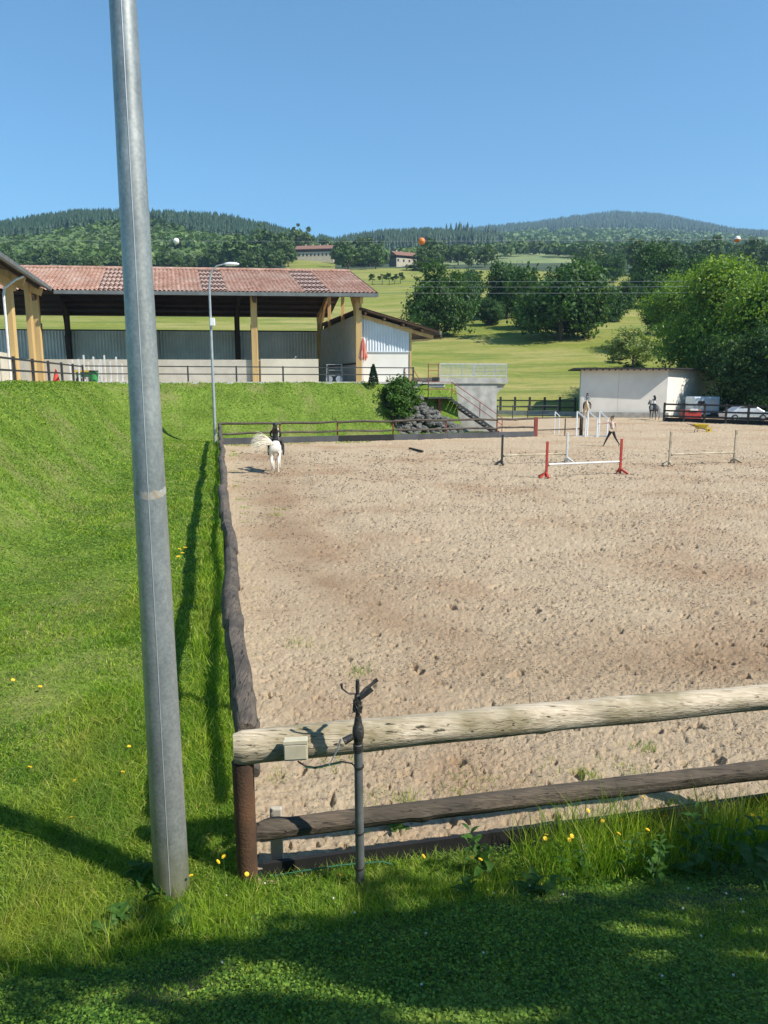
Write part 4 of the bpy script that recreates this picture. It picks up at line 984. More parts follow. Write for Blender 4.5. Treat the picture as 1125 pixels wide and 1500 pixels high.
# the oaks standing in the meadow
mt_ = 'trees standing in the meadow'
D = [('oak',0,640,482,152,88,100,'round oak standing alone at the left of the meadow tree group'),
     ('oak',1,678,452,178,60,78,'oak behind the round meadow oak, lighter top'),
     ('oak',2,738,458,182,62,92,'tall dark oak in the middle of the meadow tree group'),
     ('oak',3,716,463,168,38,38,'small bushy oak at the front of the meadow tree group'),
     ('oak',1,817,492,144,126,126,'largest dark oak of the meadow, right of the group'),
     ('oak',0,778,470,160,58,66,'dark oak joined to the left side of the largest meadow oak'),
     ('oak',2,845,470,172,60,70,'oak crown behind the right side of the largest meadow oak'),
     ('oak',3,900,470,172,42,58,'small round-topped oak on its own at the right of the meadow'),
     ('oak',0,947,440,205,85,85,'broad dark oak at the upper right edge of the meadow'),
     ('oak',1,1003,440,200,75,85,'broad oak right of the upper meadow edge'),
     ('oak',2,890,408,330,40,46,'dark tree at the top edge of the meadow'),
     ('oak',3,965,470,150,50,50,'dark bush-like oak below the upper right meadow oaks'),
     ('oak',1,1060,430,190,80,75,'oak behind the big bright tree on the right'),
     ('oak',2,1115,430,190,80,78,'oak at the right edge behind the big bright tree'),
     ('oak',0,450,560,86,60,52,'dark tree seen through the right bay of the hall'),
     ('oak',1,415,545,100,55,40,'dark low tree behind the back wall of the hall'),
     ('oak',2,512,532,112,60,66,'dark tree between hall gable and meadow'),]
for (k, i, px, pyb, Y, w, h, lab) in D: put_px(k, i, px, pyb, Y, w, h, lab, 'oak_tree', mt_)
# the big bright trees at the right edge
put_px('bigtree', 0, 1050, 600, 92, 165, 196, 'large bright green tree behind the white shed', 'ash_tree')
put_px('bigtree', 1, 1150, 600, 84, 180, 205, 'large bright green tree cut by the right edge of the photo', 'ash_tree')
put_px('darktree', 0, 1100, 600, 80.5, 135, 150, 'dark shaded tree under the bright trees by the shed', 'oak_tree', zoff=-2.0)
put_px('bigtree', 2, 1005, 540, 128, 110, 115, 'green tree behind the shed, left of the large bright tree', 'ash_tree')
put_px('darktree', 0, 1170, 610, 76, 130, 120, 'dark tree at the right edge above the rail fence', 'oak_tree', zoff=-2.0)
put_tree('darktree', 0, 42.5, 75, .95, 'dark tree beside the rail fence just beyond the right edge', 'oak_tree', zoff=-1.6)
put_tree('bigtree', 2, 44, 62, .95, 'tree standing beyond the right end of the sand', 'ash_tree')
put_tree('bigtree', 0, 40, 50, .62, 'smaller tree at the right end of the sand', 'ash_tree')
put_px('pale', 0, 925, 548, 112, 80, 66, 'pale yellowish willow bush behind the white shed', 'willow_bush')
for i, (px, Y) in enumerate([(546, 300), (560, 302), (570, 303), (578, 301), (586, 304)]):
    put_px('orchard', i, px, 404, Y, 13, 15, ['leftmost of five small orchard trees on the upper meadow','second small orchard tree on the upper meadow','middle small orchard tree on the upper meadow','fourth small orchard tree on the upper meadow','rightmost, darker small orchard tree on the upper meadow'][i], 'orchard_tree', 'small orchard trees on the upper meadow')
# individual hill trees in belts
g = np.random.default_rng(12); belts = [
 (-60, 430, 420, 520, 46, (16, 30), 'broadleaf tree in the belt above the hall roof', 'trees above the hall roof'),
 (385, 540, 470, 620, 0, (24, 34), '', ''),
 (500, 640, 410, 470, 12, (20, 34), 'rounded tree in the hedge below the slanting-roofed farmhouse', 'hedge trees below the farmhouse'),
 (840, 1150, 395, 470, 26, (20, 34), 'broadleaf tree along the top edge of the meadow', 'trees along the top of the meadow'),
 (600, 720, 420, 640, 16, (18, 28), 'rounded tree on the slope below the conifer ridge', 'trees below the conifer ridge'),
 (860, 1200, 480, 800, 40, (18, 32), 'rounded tree on the right slope below the mountain', 'trees below the mountain'),
]
for (a, b, y0, y1, n, (w0, w1), lab, gr) in belts:
    for i in range(n):
        px = a+(b-a)*(i+g.random())/n; Y = y0+(y1-y0)*g.random(); w = g.uniform(w0, w1)*460/Y*1.05
        if 505 < Y < 575 and 425 < px < 500: continue
        if 540 > px > 425 and Y < 560 and Y > 440 and 440 < px < 490: continue
        if 560 < px < 614 and Y < 535: continue
        put_px('hilltree', i, px, 0, Y, w, w*g.uniform(.95, 1.25), lab, 'hill_tree', gr)
named = [(415, 470, 42, 46, 'tall dark tree left of the long farmhouse'), (447, 585, 36, 44, 'dark tree rising behind the long farmhouse'), (400, 500, 40, 44, 'dark tree left of the farmhouse hill'),
         (428, 520, 20, 36, 'slim yellow-green tree beside the long farmhouse'), (503, 455, 28, 38, 'tree right of the long farmhouse behind the pole'), (384, 560, 34, 46, 'tree at the shoulder of the left hill'),
         (352, 440, 40, 44, 'broad tree above the street lamp'), (325, 500, 34, 30, 'tree right of the hillside clearing'), (530, 540, 40, 40, 'tree right of the farmhouse meadow'), (548, 560, 36, 38, 'tree left of the slanting-roofed farmhouse'),
         (622, 510, 26, 28, 'tree right of the slanting-roofed farmhouse'), (630, 540, 34, 34, 'tree on the slope below the orange marker ball'), (478, 600, 30, 28, 'tree behind the right end of the long farmhouse')]
for i, (px, Y, w, h, lab) in enumerate(named): put_px('hilltree', i, px, 0, Y, w, h, lab, 'hill_tree')
# hedge bits on the meadow
for i, (px, Y, w, h) in enumerate([(705, 215, 60, 12), (775, 240, 50, 14), (860, 215, 46, 12), (985, 150, 30, 16), (905, 120, 26, 14), (925, 112, 30, 16), (620, 385, 60, 8), (690, 330, 30, 10)]):
    o = put_px('hilltree', i, px, 0, Y, w, h, ['low bramble hedge under the meadow oaks','low hedge strip between the meadow oaks','low hedge right of the largest oak','scrub patch by the right meadow oaks','dark bush left of the willow','small dark bush above the shed roof','long thin hedge below the farmhouses','hedge bush on the upper meadow'][i], 'hedge_bush')
# ---- forests, joined
def scatter(name, tmpl, P, S, rot, mat, label, cat='forest', zs=None):
    tv, tf, tr_ = tmpl; n = len(P); k = len(tv); c, s = np.cos(rot), np.sin(rot)
    V = np.empty((n, k, 3)); zs = np.ones(n) if zs is None else zs
    V[:, :, 0] = (tv[None, :, 0]*c[:, None]-tv[None, :, 1]*s[:, None])*S[:, None]+P[:, 0:1]
    V[:, :, 1] = (tv[None, :, 0]*s[:, None]+tv[None, :, 1]*c[:, None])*S[:, None]+P[:, 1:2]
    V[:, :, 2] = tv[None, :, 2]*(S*zs)[:, None]+P[:, 2:3]
    F = (tf[None]+(np.arange(n)*k)[:, None, None]).reshape(-1, tf.shape[1])
    tree_r = rng.random(n)
    rnd = np.clip(tree_r[:, None]*.6+tr_[None]*.4, 0, 1).ravel()
    o = link(name, mesh_np(name, V.reshape(-1, 3), F, mat, rnd=rnd)); return tag(o, label, cat, kind='stuff')
def conifer_tmpl(seed, tiers=4, n=6):
    g = np.random.default_rng(seed); V = []; F = []; r_ = []
    for t in range(tiers):
        z0 = .14+.80*t/tiers; z1 = z0+.36; rr = .20*(1-t/tiers*.82); b = len(V); V.append((0, 0, min(z1, 1.05))); r_.append(.5)
        for k in range(n): a = 6.283*k/n+t; q = rr*(.7+.6*g.random()); V.append((q*math.cos(a), q*math.sin(a), z0-.05*g.random())); r_.append(g.random())
        for k in range(n): F.append((b, b+1+k, b+1+(k+1) % n))
    V += [(-.012, 0, -.1), (.012, 0, -.1), (0, 0, .4)]; r_ += [0, 0, 0]; F.append((len(V)-3, len(V)-2, len(V)-1))
    return np.array(V), np.array(F), np.array(r_)
def broad_tmpl(seed, n=34):
    g = np.random.default_rng(seed); d = unit(g.normal(size=(n, 3))); d[:, 2] = np.abs(d[:, 2])*.9-.15*g.random(n); c = d*np.array([.42, .42, .5])*(.75+.35*g.random((n, 1)))+np.array([0, 0, .45])
    N = unit(d+.5*g.normal(size=(n, 3))); T = unit(np.cross(N, g.normal(size=(n, 3)))); B = np.cross(N, T); s = .17*(.7+.6*g.random((n, 1)))
    V = np.stack([c-T*s, c+B*s, c+T*s, c-B*s], 1).reshape(-1, 3); return V, np.arange(4*n).reshape(n, 4), np.repeat(g.random(n), 4)
def region(n, pxr, Yr_, cond=None, seed=0):
    g = np.random.default_rng(seed); px = g.uniform(*pxr, n); Y = np.sqrt(g.uniform(Yr_[0]**2, Yr_[1]**2, n)); X = (px-562.5)/1083*.985*Y
    if cond is not None: k = cond(px, Y); X, Y, px = X[k], Y[k], px[k]
    return np.stack([X, Y, big(X, Y)-.5], -1), px, g
P, px, g = region(9000, (-250, 480), (690, 1000), lambda p, Y: (Y > 760+90*(fbm(p/60, Y/90, 2, 5)-.5)+np.where(p > 400, 50, 0)), 1)
k = (fbm(P[:, 0]/70, P[:, 1]/70, 2, 9) > .40) | (P[:, 1] > 880)
scatter('conifer_forest', conifer_tmpl(1), P[k], g.uniform(13, 22, k.sum()), g.random(k.sum())*6, m_conif, 'dark conifer forest along the crest of the left hill')
k = ~k; scatter('broadleaf_forest', broad_tmpl(4), P[k], g.uniform(11, 17, k.sum()), g.random(k.sum())*6, m_far, 'patches of broadleaf wood between the conifers of the left hill')
P, px, g = region(5200, (-250, 560), (470, 830), lambda p, Y: (Y > 500) & ~((p > 425) & (p < 500) & (Y < 600)) & ~((p > 245) & (p < 325) & (Y > 560) & (Y < 650)) & ~((p > 30) & (p < 120) & (Y < 590)), 2)
scatter('broadleaf_forest', broad_tmpl(5, 60), P, g.uniform(9, 14, len(P)), g.random(len(P))*6, m_far, 'lighter broadleaf wood on the lower slope of the left hill')
P, px, g = region(4200, (470, 720), (950, 1330), lambda p, Y: (Y > 1100) | (fbm(p/20, Y/60, 2, 8) > .5), 3)
scatter('conifer_forest', conifer_tmpl(2), P, g.uniform(17, 28, len(P)), g.random(len(P))*6, m_conif, 'dark conifer plantation on the middle ridge')
P, px, g = region(2200, (470, 900), (620, 1150), lambda p, Y: ~((p > 640) & (p < 870) & (fbm(p/14, Y/60, 2, 18) > .42)) & ~((p > 545) & (Y < 660)), 6)
scatter('broadleaf_forest', broad_tmpl(6, 56), P, g.uniform(9, 15, len(P)), g.random(len(P))*6, m_far, 'broadleaf wood and scrub on the slope below the middle ridge')
P, px, g = region(15000, (600, 1500), (2350, 3350), None, 4)
scatter('conifer_forest', conifer_tmpl(3, 3, 5), P, g.uniform(24, 38, len(P)), g.random(len(P))*6, m_conif, 'bluish conifer forest covering the far mountain')
P, px, g = region(5200, (720, 1500), (1350, 2300), lambda p, Y: (fbm(p/30, Y/150, 3, 28) > .44) | (p > 880), 7)
scatter('broadleaf_forest', broad_tmpl(7, 30), P, g.uniform(14, 24, len(P)), g.random(len(P))*6, m_far, 'pale green young wood at the foot of the far mountain')
P, px, g = region(2200, (820, 1500), (620, 1350), None, 8)
scatter('broadleaf_forest', broad_tmpl(8, 40), P, g.uniform(10, 16, len(P)), g.random(len(P))*6, m_far, 'broadleaf wood on the right slope below the far mountain')
# tall conifers standing against the sky
def tall_conifer_mesh(seed):
    V, F, r_ = conifer_tmpl(seed, 9, 9); me = mesh_np('tall_conifer_crown', V*np.array([.62, .62, .72])+np.array([0, 0, .30]), F, m_conif, rnd=r_)
    mb = MB(); mb.tube([(0,0,-.05), (0,0,.9)], [.014, .004], 5); t = bpy.data.meshes.new('tall_conifer_trunk'); t.from_pydata(mb.v, [], mb.f); t.materials.append(m_bark); return me, t
TC = [tall_conifer_mesh(i+40) for i in range(3)]; g = np.random.default_rng(9)
for i in range(34):
    px = 668+84*(i+g.random()*.8)/34 if i < 26 else g.uniform(640, 690); Y = g.uniform(1180, 1260); X = (px-562.5)/1083*.985*Y
    o = thing('tall_conifer', (X, Y, hz(X, Y)-1), 'tall thin conifer standing against the sky on the middle ridge', 'tree', 'tall conifers on the middle ridge', rz=g.random()*6)
    link('crown', TC[i % 3][0], o); link('trunk', TC[i % 3][1], o); s = g.uniform(26, 40); o.scale = (s, s, s)
# bush and small conifer by the rockery
q = P2(C1, eF, nF, 12.2, 4.2)
b = thing('round_bush', (q[0], q[1], 1.35), 'large round green bush growing on the rocks left of the stairs', 'bush')
link('foliage', crown_mesh('round_bush', 77, 9000, (1.75, 1.5, 1.75), 1.0, .085, m_bush, 18), b)
link('trunk', trunk_mesh('bush_stem', 3, 1.4, .09, (1.0, 1, 1), .6, 8), b)
q = at(547, 563, 51.3)
b = thing('dwarf_conifer', (q.x, q.y, 3.5), 'small dark pointed conifer on the terrace edge beside the bush', 'conifer')
gg = np.random.default_rng(4); n = 2600; t = gg.random(n)**.8; a = gg.random(n)*6.283; r_ = .40*np.sin(np.clip((1-t)*1.15+.12, 0, 1.4))*(.75+.25*gg.random(n)); z = t*1.35
C = np.stack([np.cos(a)*r_, np.sin(a)*r_, z], -1); U = unit(np.stack([np.cos(a)*.3, np.sin(a)*.3, np.ones(n)], -1)+.3*gg.normal(size=(n, 3)))*.06; W = unit(np.cross(U, gg.normal(size=(n, 3))))*.022
link('foliage', quads(C, U, W, gg.random(n), 'dwarf_conifer', m_cyp), b); MB().tube([(0,0,-.1), (0,0,.9)], [.04, .01], 6).build('trunk', m_bark, b, world=False)
# ------------------------------------------------------------------ the trees that shade the photographer's bank (behind and right of the camera)
g = np.random.default_rng(21)
def shade_crown(seed, c, R3, nl, leaf, limit):
    """crown at world centre c; leaves dropped where in view or where their shadow would hit sunlit ground"""
    gg = np.random.default_rng(seed); C, N, cr = crown_points(gg, nl, R3, 26, shell=.8); C = C+np.array(c)
    t = C[:, 2:3]-.3; G = C[:, :2]-t*np.array([[sdir.x, sdir.y]])/sdir.z
    dl, df, sf, dn = dists(G[:, 0], G[:, 1]); edge = .60+.95*(fbm(G[:, 0]*1.3, G[:, 1]*1.3, 3, 71)-.5)*2
    lit = (G[:, 0] < -1.2) & (G[:, 0] > -9) & (fbm(G[:, 0]*.55+3, G[:, 1]*.8, 2, 75) > .41)
    hole = fbm(G[:, 0]*1.9, G[:, 1]*2.6, 3, 77) > .585+.10*np.clip((dn-1.5)/2, 0, 1)
    k = (dn > limit+edge-.62) & ~hole & ~lit & ~((np.abs(C[:, 0]) < np.maximum(C[:, 1], 0)*.62+.4) & (C[:, 1] > -.2) & (C[:, 2] < 3.7+C[:, 1]*.55))  # crown shaped to its shadow, with gaps cut for sunlit patches
    C, N, cr = C[k], N[k], cr[k]; n = len(C)
    N = unit(N+.75*gg.normal(size=(n, 3))); T = unit(np.cross(N, gg.normal(size=(n, 3)))); B = np.cross(N, T); s = leaf*(.6+.8*gg.random((n, 1)))
    return C, T*s, B*s*.62, gg.random(n)
for i, (c, R3, nl, lab) in enumerate([((6.2, -1.2, 6.6), (3.6, 3.2, 2.3), 26000, 'leafy tree right behind the photographer shading the bank'), ((9.8, 1.0, 6.3), (3.2, 3.0, 2.4), 22000, 'leafy tree to the right of the photographer shading the fence foot'), ((2.4, -4.2, 6.4), (3.6, 2.8, 2.2), 22000, 'leafy tree behind the photographer')]):
    C, U, W, rd = shade_crown(60+i, c, R3, nl, .10, .55)
    b = thing('shade_tree', (c[0], c[1], hz(c[0], c[1])), lab, 'tree'); off_ = np.array([c[0], c[1], b.location.z])
    link('crown', quads(C-off_, U, W, rd, 'shade_crown', m_light), b)
    link('trunk', trunk_mesh('shade_trunk', i, c[2]-b.location.z, .16, R3, 4, 8), b)
# ------------------------------------------------------------------ bodies grown from joints
def skin(name, joints, edges, mat, parent, sub=2, local=True):
    """joints: list of (x,y,z,rx[,ry]); first is the root"""
    me = bpy.data.meshes.new(name); me.from_pydata([j[:3] for j in joints], edges, [])
    o = bpy.data.objects.new(name, me); col.objects.link(o)
    m = o.modifiers.new('skin', 'SKIN'); m.use_smooth_shade = True
    for i, j in enumerate(joints):
        v = me.skin_vertices[0].data[i]; v.radius = (j[3], j[4] if len(j) > 4 else j[3]); v.use_root = (i == 0)
    s = o.modifiers.new('sub', 'SUBSURF'); s.levels = s.render_levels = sub
    dg = bpy.context.evaluated_depsgraph_get(); dg.update(); ev = o.evaluated_get(dg)
    m2 = bpy.data.meshes.new_from_object(ev); m2.name = name; bpy.data.objects.remove(o); m2.materials.clear(); m2.materials.append(mat)
    for p in m2.polygons: p.use_smooth = True
    return link(name, m2, parent)
m_whitehorse = M('white_horse_coat', (.80,.75,.66), (.66,.60,.50), 2.5, .7)
m_palomino = M('cream_horse_coat', (.62,.50,.36), (.5,.39,.27), 2.5, .7)
m_darkhorse = M('dark_horse_coat', (.045,.04,.04), (.10,.095,.09), 2, .7)
m_hair_w = M('white_horse_hair', (.82,.76,.64), (.62,.54,.40), 14, .7, stretch=(1,1,.2)); m_hair_g = M('grey_horse_hair', (.45,.44,.42), (.3,.3,.29), 14, .7)
m_black = M('black_fabric', (.012,.012,.014), (.022,.022,.024), 8, .7); m_skin = M('skin', (.50,.30,.21), None, 6, .6)
m_helmet = M('dark_riding_helmet', (.02,.025,.035), None, 4, .35); m_grey = M('grey_cloth', (.22,.26,.30), None, 6, .8); m_whitecl = M('white_cloth', (.72,.70,.68), None, 6, .8)
m_brownhair = M('dark_brown_hair', (.035,.022,.015), None, 12, .6); m_pink = M('pale_pink_top', (.70,.58,.54), None, 6, .8); m_hoof = M('hoof', (.09,.075,.06), None, 6, .6)
def horse(name, loc, rz, s, coat, hair, label, stride=0, tail='fan', headdown=0):
    h = thing(name, loc, label, 'horse', rz=rz)
    J = [(0,-.50,1.13,.235,.24), (0,-.15,1.05,.25,.27), (0,.28,1.06,.22,.27), (0,.50,1.20,.13,.20), (0,.70,1.42-headdown*.2,.085,.14), (0,.86,1.60-headdown*.4,.075,.10), (0,1.00,1.48-headdown*.4,.065,.08), (0,1.13,1.31-headdown*.4,.045,.055), (0,-.70,1.10,.15,.19)]
    E = [(0,1), (1,2), (2,3), (3,4), (4,5), (5,6), (6,7), (0,8)]
    def leg(root, pts):
        b = len(J); J.extend(pts); E.append((root, b)); E.extend((b+i, b+i+1) for i in range(len(pts)-1))
    d = stride
    for sx, q in ((-1, d), (1, -d)):
        leg(0, [(sx*.14,-.58,.86,.115,.15), (sx*.145,-.54+q*.1,.66,.075,.09), (sx*.14,-.70+q*.2,.46,.042,.055), (sx*.135,-.66+q*.35,.16+max(0,q)*.10,.03), (sx*.135,-.62+q*.42,.035+max(0,q)*.14,.042)])
        leg(2, [(sx*.13,.36,.80,.085,.11), (sx*.13,.38-q*.15,.62,.05), (sx*.13,.42-q*.25,.40,.04), (sx*.125,.40-q*.4,.13+max(0,-q)*.12,.028), (sx*.125,.44-q*.42,.035+max(0,-q)*.14,.04)])
    skin('body', J, E, coat, h)
    for sx in (-1, 1):
        e = MB().tube([(sx*.045,.84,1.64-headdown*.4), (sx*.06,.83,1.70-headdown*.4), (sx*.06,.84,1.76-headdown*.4)], [.03, .028, .004], 6).build('ear', coat, h, world=False)
    rr = random.Random(4); mb = MB()
    for i in range(60):
        t = rr.random(); p = Vector((0, .42+.42*t, 1.34+.38*t-headdown*.35*t)); dx = rr.uniform(-.12, .12)
        mb.tube([p, p+Vector((dx*.7, -.05, .02)), p+Vector((dx, -.08, -.16))], [.012, .010, .003], 4)
    mb.build('mane', hair, h, world=False)
    mb = MB(); r0 = Vector((0, -.86, 1.18))
    for i in range(260 if tail == 'fan' else 60):
        a = rr.gauss(0, .16); b = rr.gauss(0, .10)
        if tail == 'fan':
            L = rr.uniform(.65, 1.0); d1 = Vector((-.75+b, -.30+b, .28+a)).normalized()
            pts = [r0, r0+d1*L*.35+Vector((0,0,.05)), r0+d1*L*.72+Vector((0,0,-.02)), r0+d1*L+Vector((-.02,0,-.16))]
        else:
            pts = [r0, r0+Vector((b*.3,-.10,-.12)), r0+Vector((b*.5,-.12,-.5)), r0+Vector((b*.8,-.08,-.85))]
        mb.tube(pts, [.016, .012, .008, .002], 4)
    mb.build('tail', hair, h, world=False)
    mb = MB(); 
    J2 = [(0,-.08,1.315,.20,.03), (0,.12,1.31,.19,.03), (0,-.24,1.34,.17,.04)]
    sd = skin('saddle', [(0,.02,1.33,.17,.05), (0,.20,1.37,.10,.05), (0,-.22,1.36,.15,.05)], [(0,1), (0,2)], m_black, h, 1)
    mb = MB()
    for sx in (-1, 1): mb.box((sx*.262, .02, 1.10), (.02, .50, .40))
    mb.build('saddle_pad', m_black if coat is not m_darkhorse else m_whitecl, h, world=False)
    h.scale = (s, s, s); return h
def rider(loc, rz, s, topmat, legmat, label, hairmat=m_brownhair, lean=.05):
    p = thing('person', loc, label, 'person', rz=rz)
    z = 1.42
    J = [(0,0,z,.15,.12), (0,lean*.5,z+.18,.125,.10), (0,lean,z+.40,.165,.10), (0,lean,z+.50,.055,.055), (0,lean+.01,z+.56,.05,.05)]
    E = [(0,1), (1,2), (2,3), (3,4)]
    for sx in (-1, 1):
        b = len(J); J += [(sx*.19,lean,z+.44,.05), (sx*.24,lean+.07,z+.22,.04), (sx*.13,lean+.30,z+.14,.03), (sx*.11,lean+.36,z+.14,.028)]; E += [(2,b), (b,b+1), (b+1,b+2), (b+2,b+3)]
    skin('body', J, E, topmat, p)
    JL = [(0,0,z-.02,.13,.11)]; EL_ = []
    for sx in (-1, 1):
        b = len(JL); JL += [(sx*.20,.10,z-.06,.085), (sx*.33,.30,z-.24,.06), (sx*.35,.16,z-.52,.045), (sx*.34,.12,z-.64,.04), (sx*.345,.27,z-.67,.032)]; EL_ += [(0,b), (b,b+1), (b+1,b+2), (b+2,b+3), (b+3,b+4)]
    skin('trousers', JL, EL_, legmat, p)
    hd = MB().ell((0, lean+.02, z+.68), (.082, .10, .115), 14, 10).build('head', m_skin, p, world=False, smooth=True)
    MB().tube([(0,lean+.115,z+.67), (0,lean+.14,z+.65)], [.018,.012], 6).build('nose', m_skin, p, world=False)
    mb = MB(); mb.ell((0, lean+.01, z+.735), (.115, .13, .095), 16, 10); mb.box((0, lean+.15, z+.715), (.15, .09, .015)); mb.build('helmet', m_helmet, p, world=False, smooth=True)
    mb = MB()
    for i in range(18): a = (i-9)*.008; mb.tube([(a,lean-.09,z+.70), (a*1.6,lean-.14,z+.55), (a*2-.02,lean-.12,z+.33)], [.012,.012,.003], 4)
    mb.build('hair', hairmat, p, world=False); p.scale = (s, s, s); return p
hl = atz(403, 692, .02); HR = .08
horse('white_pony', (hl.x, hl.y+.35, .02), HR, 1.0, m_whitehorse, m_hair_w, 'white pony trotting away with its tail flung out to the left', .35)
rider((hl.x, hl.y+.33, .02), HR, .90, m_black, m_black, 'small rider in black with dark helmet on the white pony')
h2 = atz(858, 612, .0)
horse('cream_horse', (h2.x, h2.y, 0), R(168), 1.18, m_palomino, m_hair_w, 'cream horse facing the camera beside the white shed wall', .1, 'down', .5)
rider((h2.x+.05, h2.y-.05, .13), R(168), 1.08, m_grey, m_black, 'rider in grey-blue top on the cream horse')
h3 = atz(957, 615, .0)
horse('dark_horse', (h3.x, h3.y, 0), R(8), 1.10, m_darkhorse, m_hair_g, 'dark horse with grey tail seen from behind by the shed corner', .1, 'down')
rider((h3.x, h3.y, .05), R(8), 1.04, m_whitecl, m_black, 'rider in white shirt and black helmet on the dark horse')
# walking trainer with one arm stretched out
w0 = atz(895, 654, .0)
pw = thing('person', (w0.x, w0.y, 0), 'woman striding across the sand in a pale top with one arm stretched out', 'person')
J = [(0,0,.98,.13,.10), (-.01,0,1.14,.105,.085), (-.02,0,1.34,.15,.09), (-.03,0,1.44,.05), (-.035,0,1.50,.048)]
E = [(0,1), (1,2), (2,3), (3,4)]
J += [(-.20,0,1.38,.05), (-.44,-.02,1.34,.036), (-.68,-.05,1.31,.026), (-.76,-.06,1.31,.022)]; E += [(2,5), (5,6), (6,7), (7,8)]
J += [(.16,.0,1.38,.05), (.24,.02,1.14,.036), (.22,-.10,.94,.026), (.21,-.14,.87,.022)]; E += [(2,9), (9,10), (10,11), (11,12)]
skin('body', J, E, m_skin, pw)
skin('top', [(0,0,1.0,.145,.115), (-.01,0,1.14,.118,.10), (-.02,0,1.34,.163,.105), (-.03,0,1.40,.10,.08)], [(0,1), (1,2), (2,3)], m_pink, pw)
JL = [(0,0,.96,.145,.12), (-.10,.0,.80,.095), (-.24,.02,.50,.062), (-.40,.03,.14,.040), (-.43,.0,.05,.035), (-.52,-.06,.035,.03), (.10,0,.80,.095), (.22,.0,.50,.062), (.42,.05,.22,.040), (.50,.06,.12,.034), (.42,.0,.04,.03)]
skin('leggings', JL, [(0,1), (1,2), (2,3), (3,4), (4,5), (0,6), (6,7), (7,8), (8,9), (9,10)], m_black, pw)
hd = MB().ell((-.045,0,1.61), (.085,.09,.115), 14, 10).build('head', m_skin, pw, world=False, smooth=True)
MB().ell((-.02,.01,1.65), (.10,.10,.10), 14, 10).ell((.07,.02,1.74), (.05,.05,.05), 10, 8).build('hair', m_brownhair, pw, world=False, smooth=True)
MB().tube([(-.125,-.02,1.60), (-.15,-.02,1.585)], [.016,.01], 6).build('nose', m_skin, pw, world=False)
for k in range(5):
    a = (k-2)*.013; MB().tube([(-.77,-.06,1.31+a), (-.82,-.065,1.305+a*1.5), (-.86 + abs(k-2)*.012,-.07,1.29+a*1.6)], [.010,.009,.006], 5).build('finger', m_skin, pw, world=False)
# ------------------------------------------------------------------ show jumps
def jump(pa, pb, h, m1, m2, label, pole_h, feet='y', pmat=m_whitepaint, r=.042):
    j = thing('show_jump', (pa.x, pa.y, 0), label, 'jump')
    d = (pb-pa).normalized(); n = Vector((-d.y, d.x, 0))
    for p, mt, o_ in ((pa, m1, 1), (pb, m2, -1)):
        s = MB().bar((p.x, p.y, .02), (p.x, p.y, h), .09, .09).build('stand', mt, j, bevel=.008)
        for a in (n*.34+d*o_*-.12, -n*.34+d*o_*-.12, d*o_*-.30 if feet == 'y' else d*.2):
            b = MB().bar(Vector((p.x, p.y, .20))+a*.05, Vector((p.x, p.y, .03))+a, .07, .07).build('foot', mt, s)
        for zz_ in (pole_h,): MB().box((p.x+d.x*o_*.08, p.y+d.y*o_*.08, zz_-.05), (.09, .09, .03)).build('cup', m_darksteel, s)
    a = pa+d*.08; b = pb-d*.08
    MB().tube([(a.x, a.y, pole_h), (b.x, b.y, pole_h-.02)], [r, r], 10).build('pole', pmat, j, smooth=True)
    return j
jump(atz(800, 700, 0), atz(908, 694, 0), 1.42, m_redpaint, m_redpaint, 'jump with two red stands and a white pole', .52)
jump(atz(735, 681, 0), atz(830, 677, 0), 1.36, m_darksteel, m_whitepaint, 'jump with one black and one taller white stand', .42, pmat=m_palewood)
jump(atz(980, 682, 0), atz(1075, 678, 0), 1.52, m_palewood, m_palewood, 'jump with two weathered pale wooden stands and pole', .50, pmat=m_palewood)
for i, (xa, xb, lab) in enumerate([(844, 857, 'leftmost white slanted jump wing in front of the shed'), (860, 874, 'middle white slanted jump wing in front of the shed'), (877, 889, 'rightmost white slanted jump wing beside the walking woman')]):
    a = atz(xa, 640, 0); b = atz(xb, 641, 0)+Vector((.12, .4, 0)); j = thing('jump_wing', a, lab, 'jump wing', 'white slanted jump wings on the sand')
    for p, h in ((a, 1.72), (b, 1.20)): MB().bar((p.x, p.y, 0), (p.x, p.y, h), .09, .09).build('upright', m_white2, j)
    MB().bar((a.x, a.y, 1.72), (b.x, b.y, 1.20), .08, .08).build('top_bar', m_white2, j)
    MB().bar((a.x, a.y, .06), (b.x, b.y, .06), .08, .08).build('bottom_bar', m_white2, j)
a = atz(812, 636, 0); j = thing('jump_wing', a, 'narrow white jump wing leaning beside the dark gate fence', 'jump wing')
for dx in (0, .32): MB().bar((a.x+dx, a.y, 0), (a.x+dx, a.y, 1.6-dx), .06, .06).build('upright', m_white2, j)
MB().bar((a.x, a.y, 1.58), (a.x+.32, a.y, 1.3), .05, .05).build('top_bar', m_white2, j)
a = atz(600, 657, .03); b = atz(619, 662, .03)
tag(MB().bar((a.x, a.y, .05), (b.x, b.y, .06), .12, .09).build('dropped_pole', m_board, bevel=.01), 'short dark plank lying flat on the far sand', 'plank')
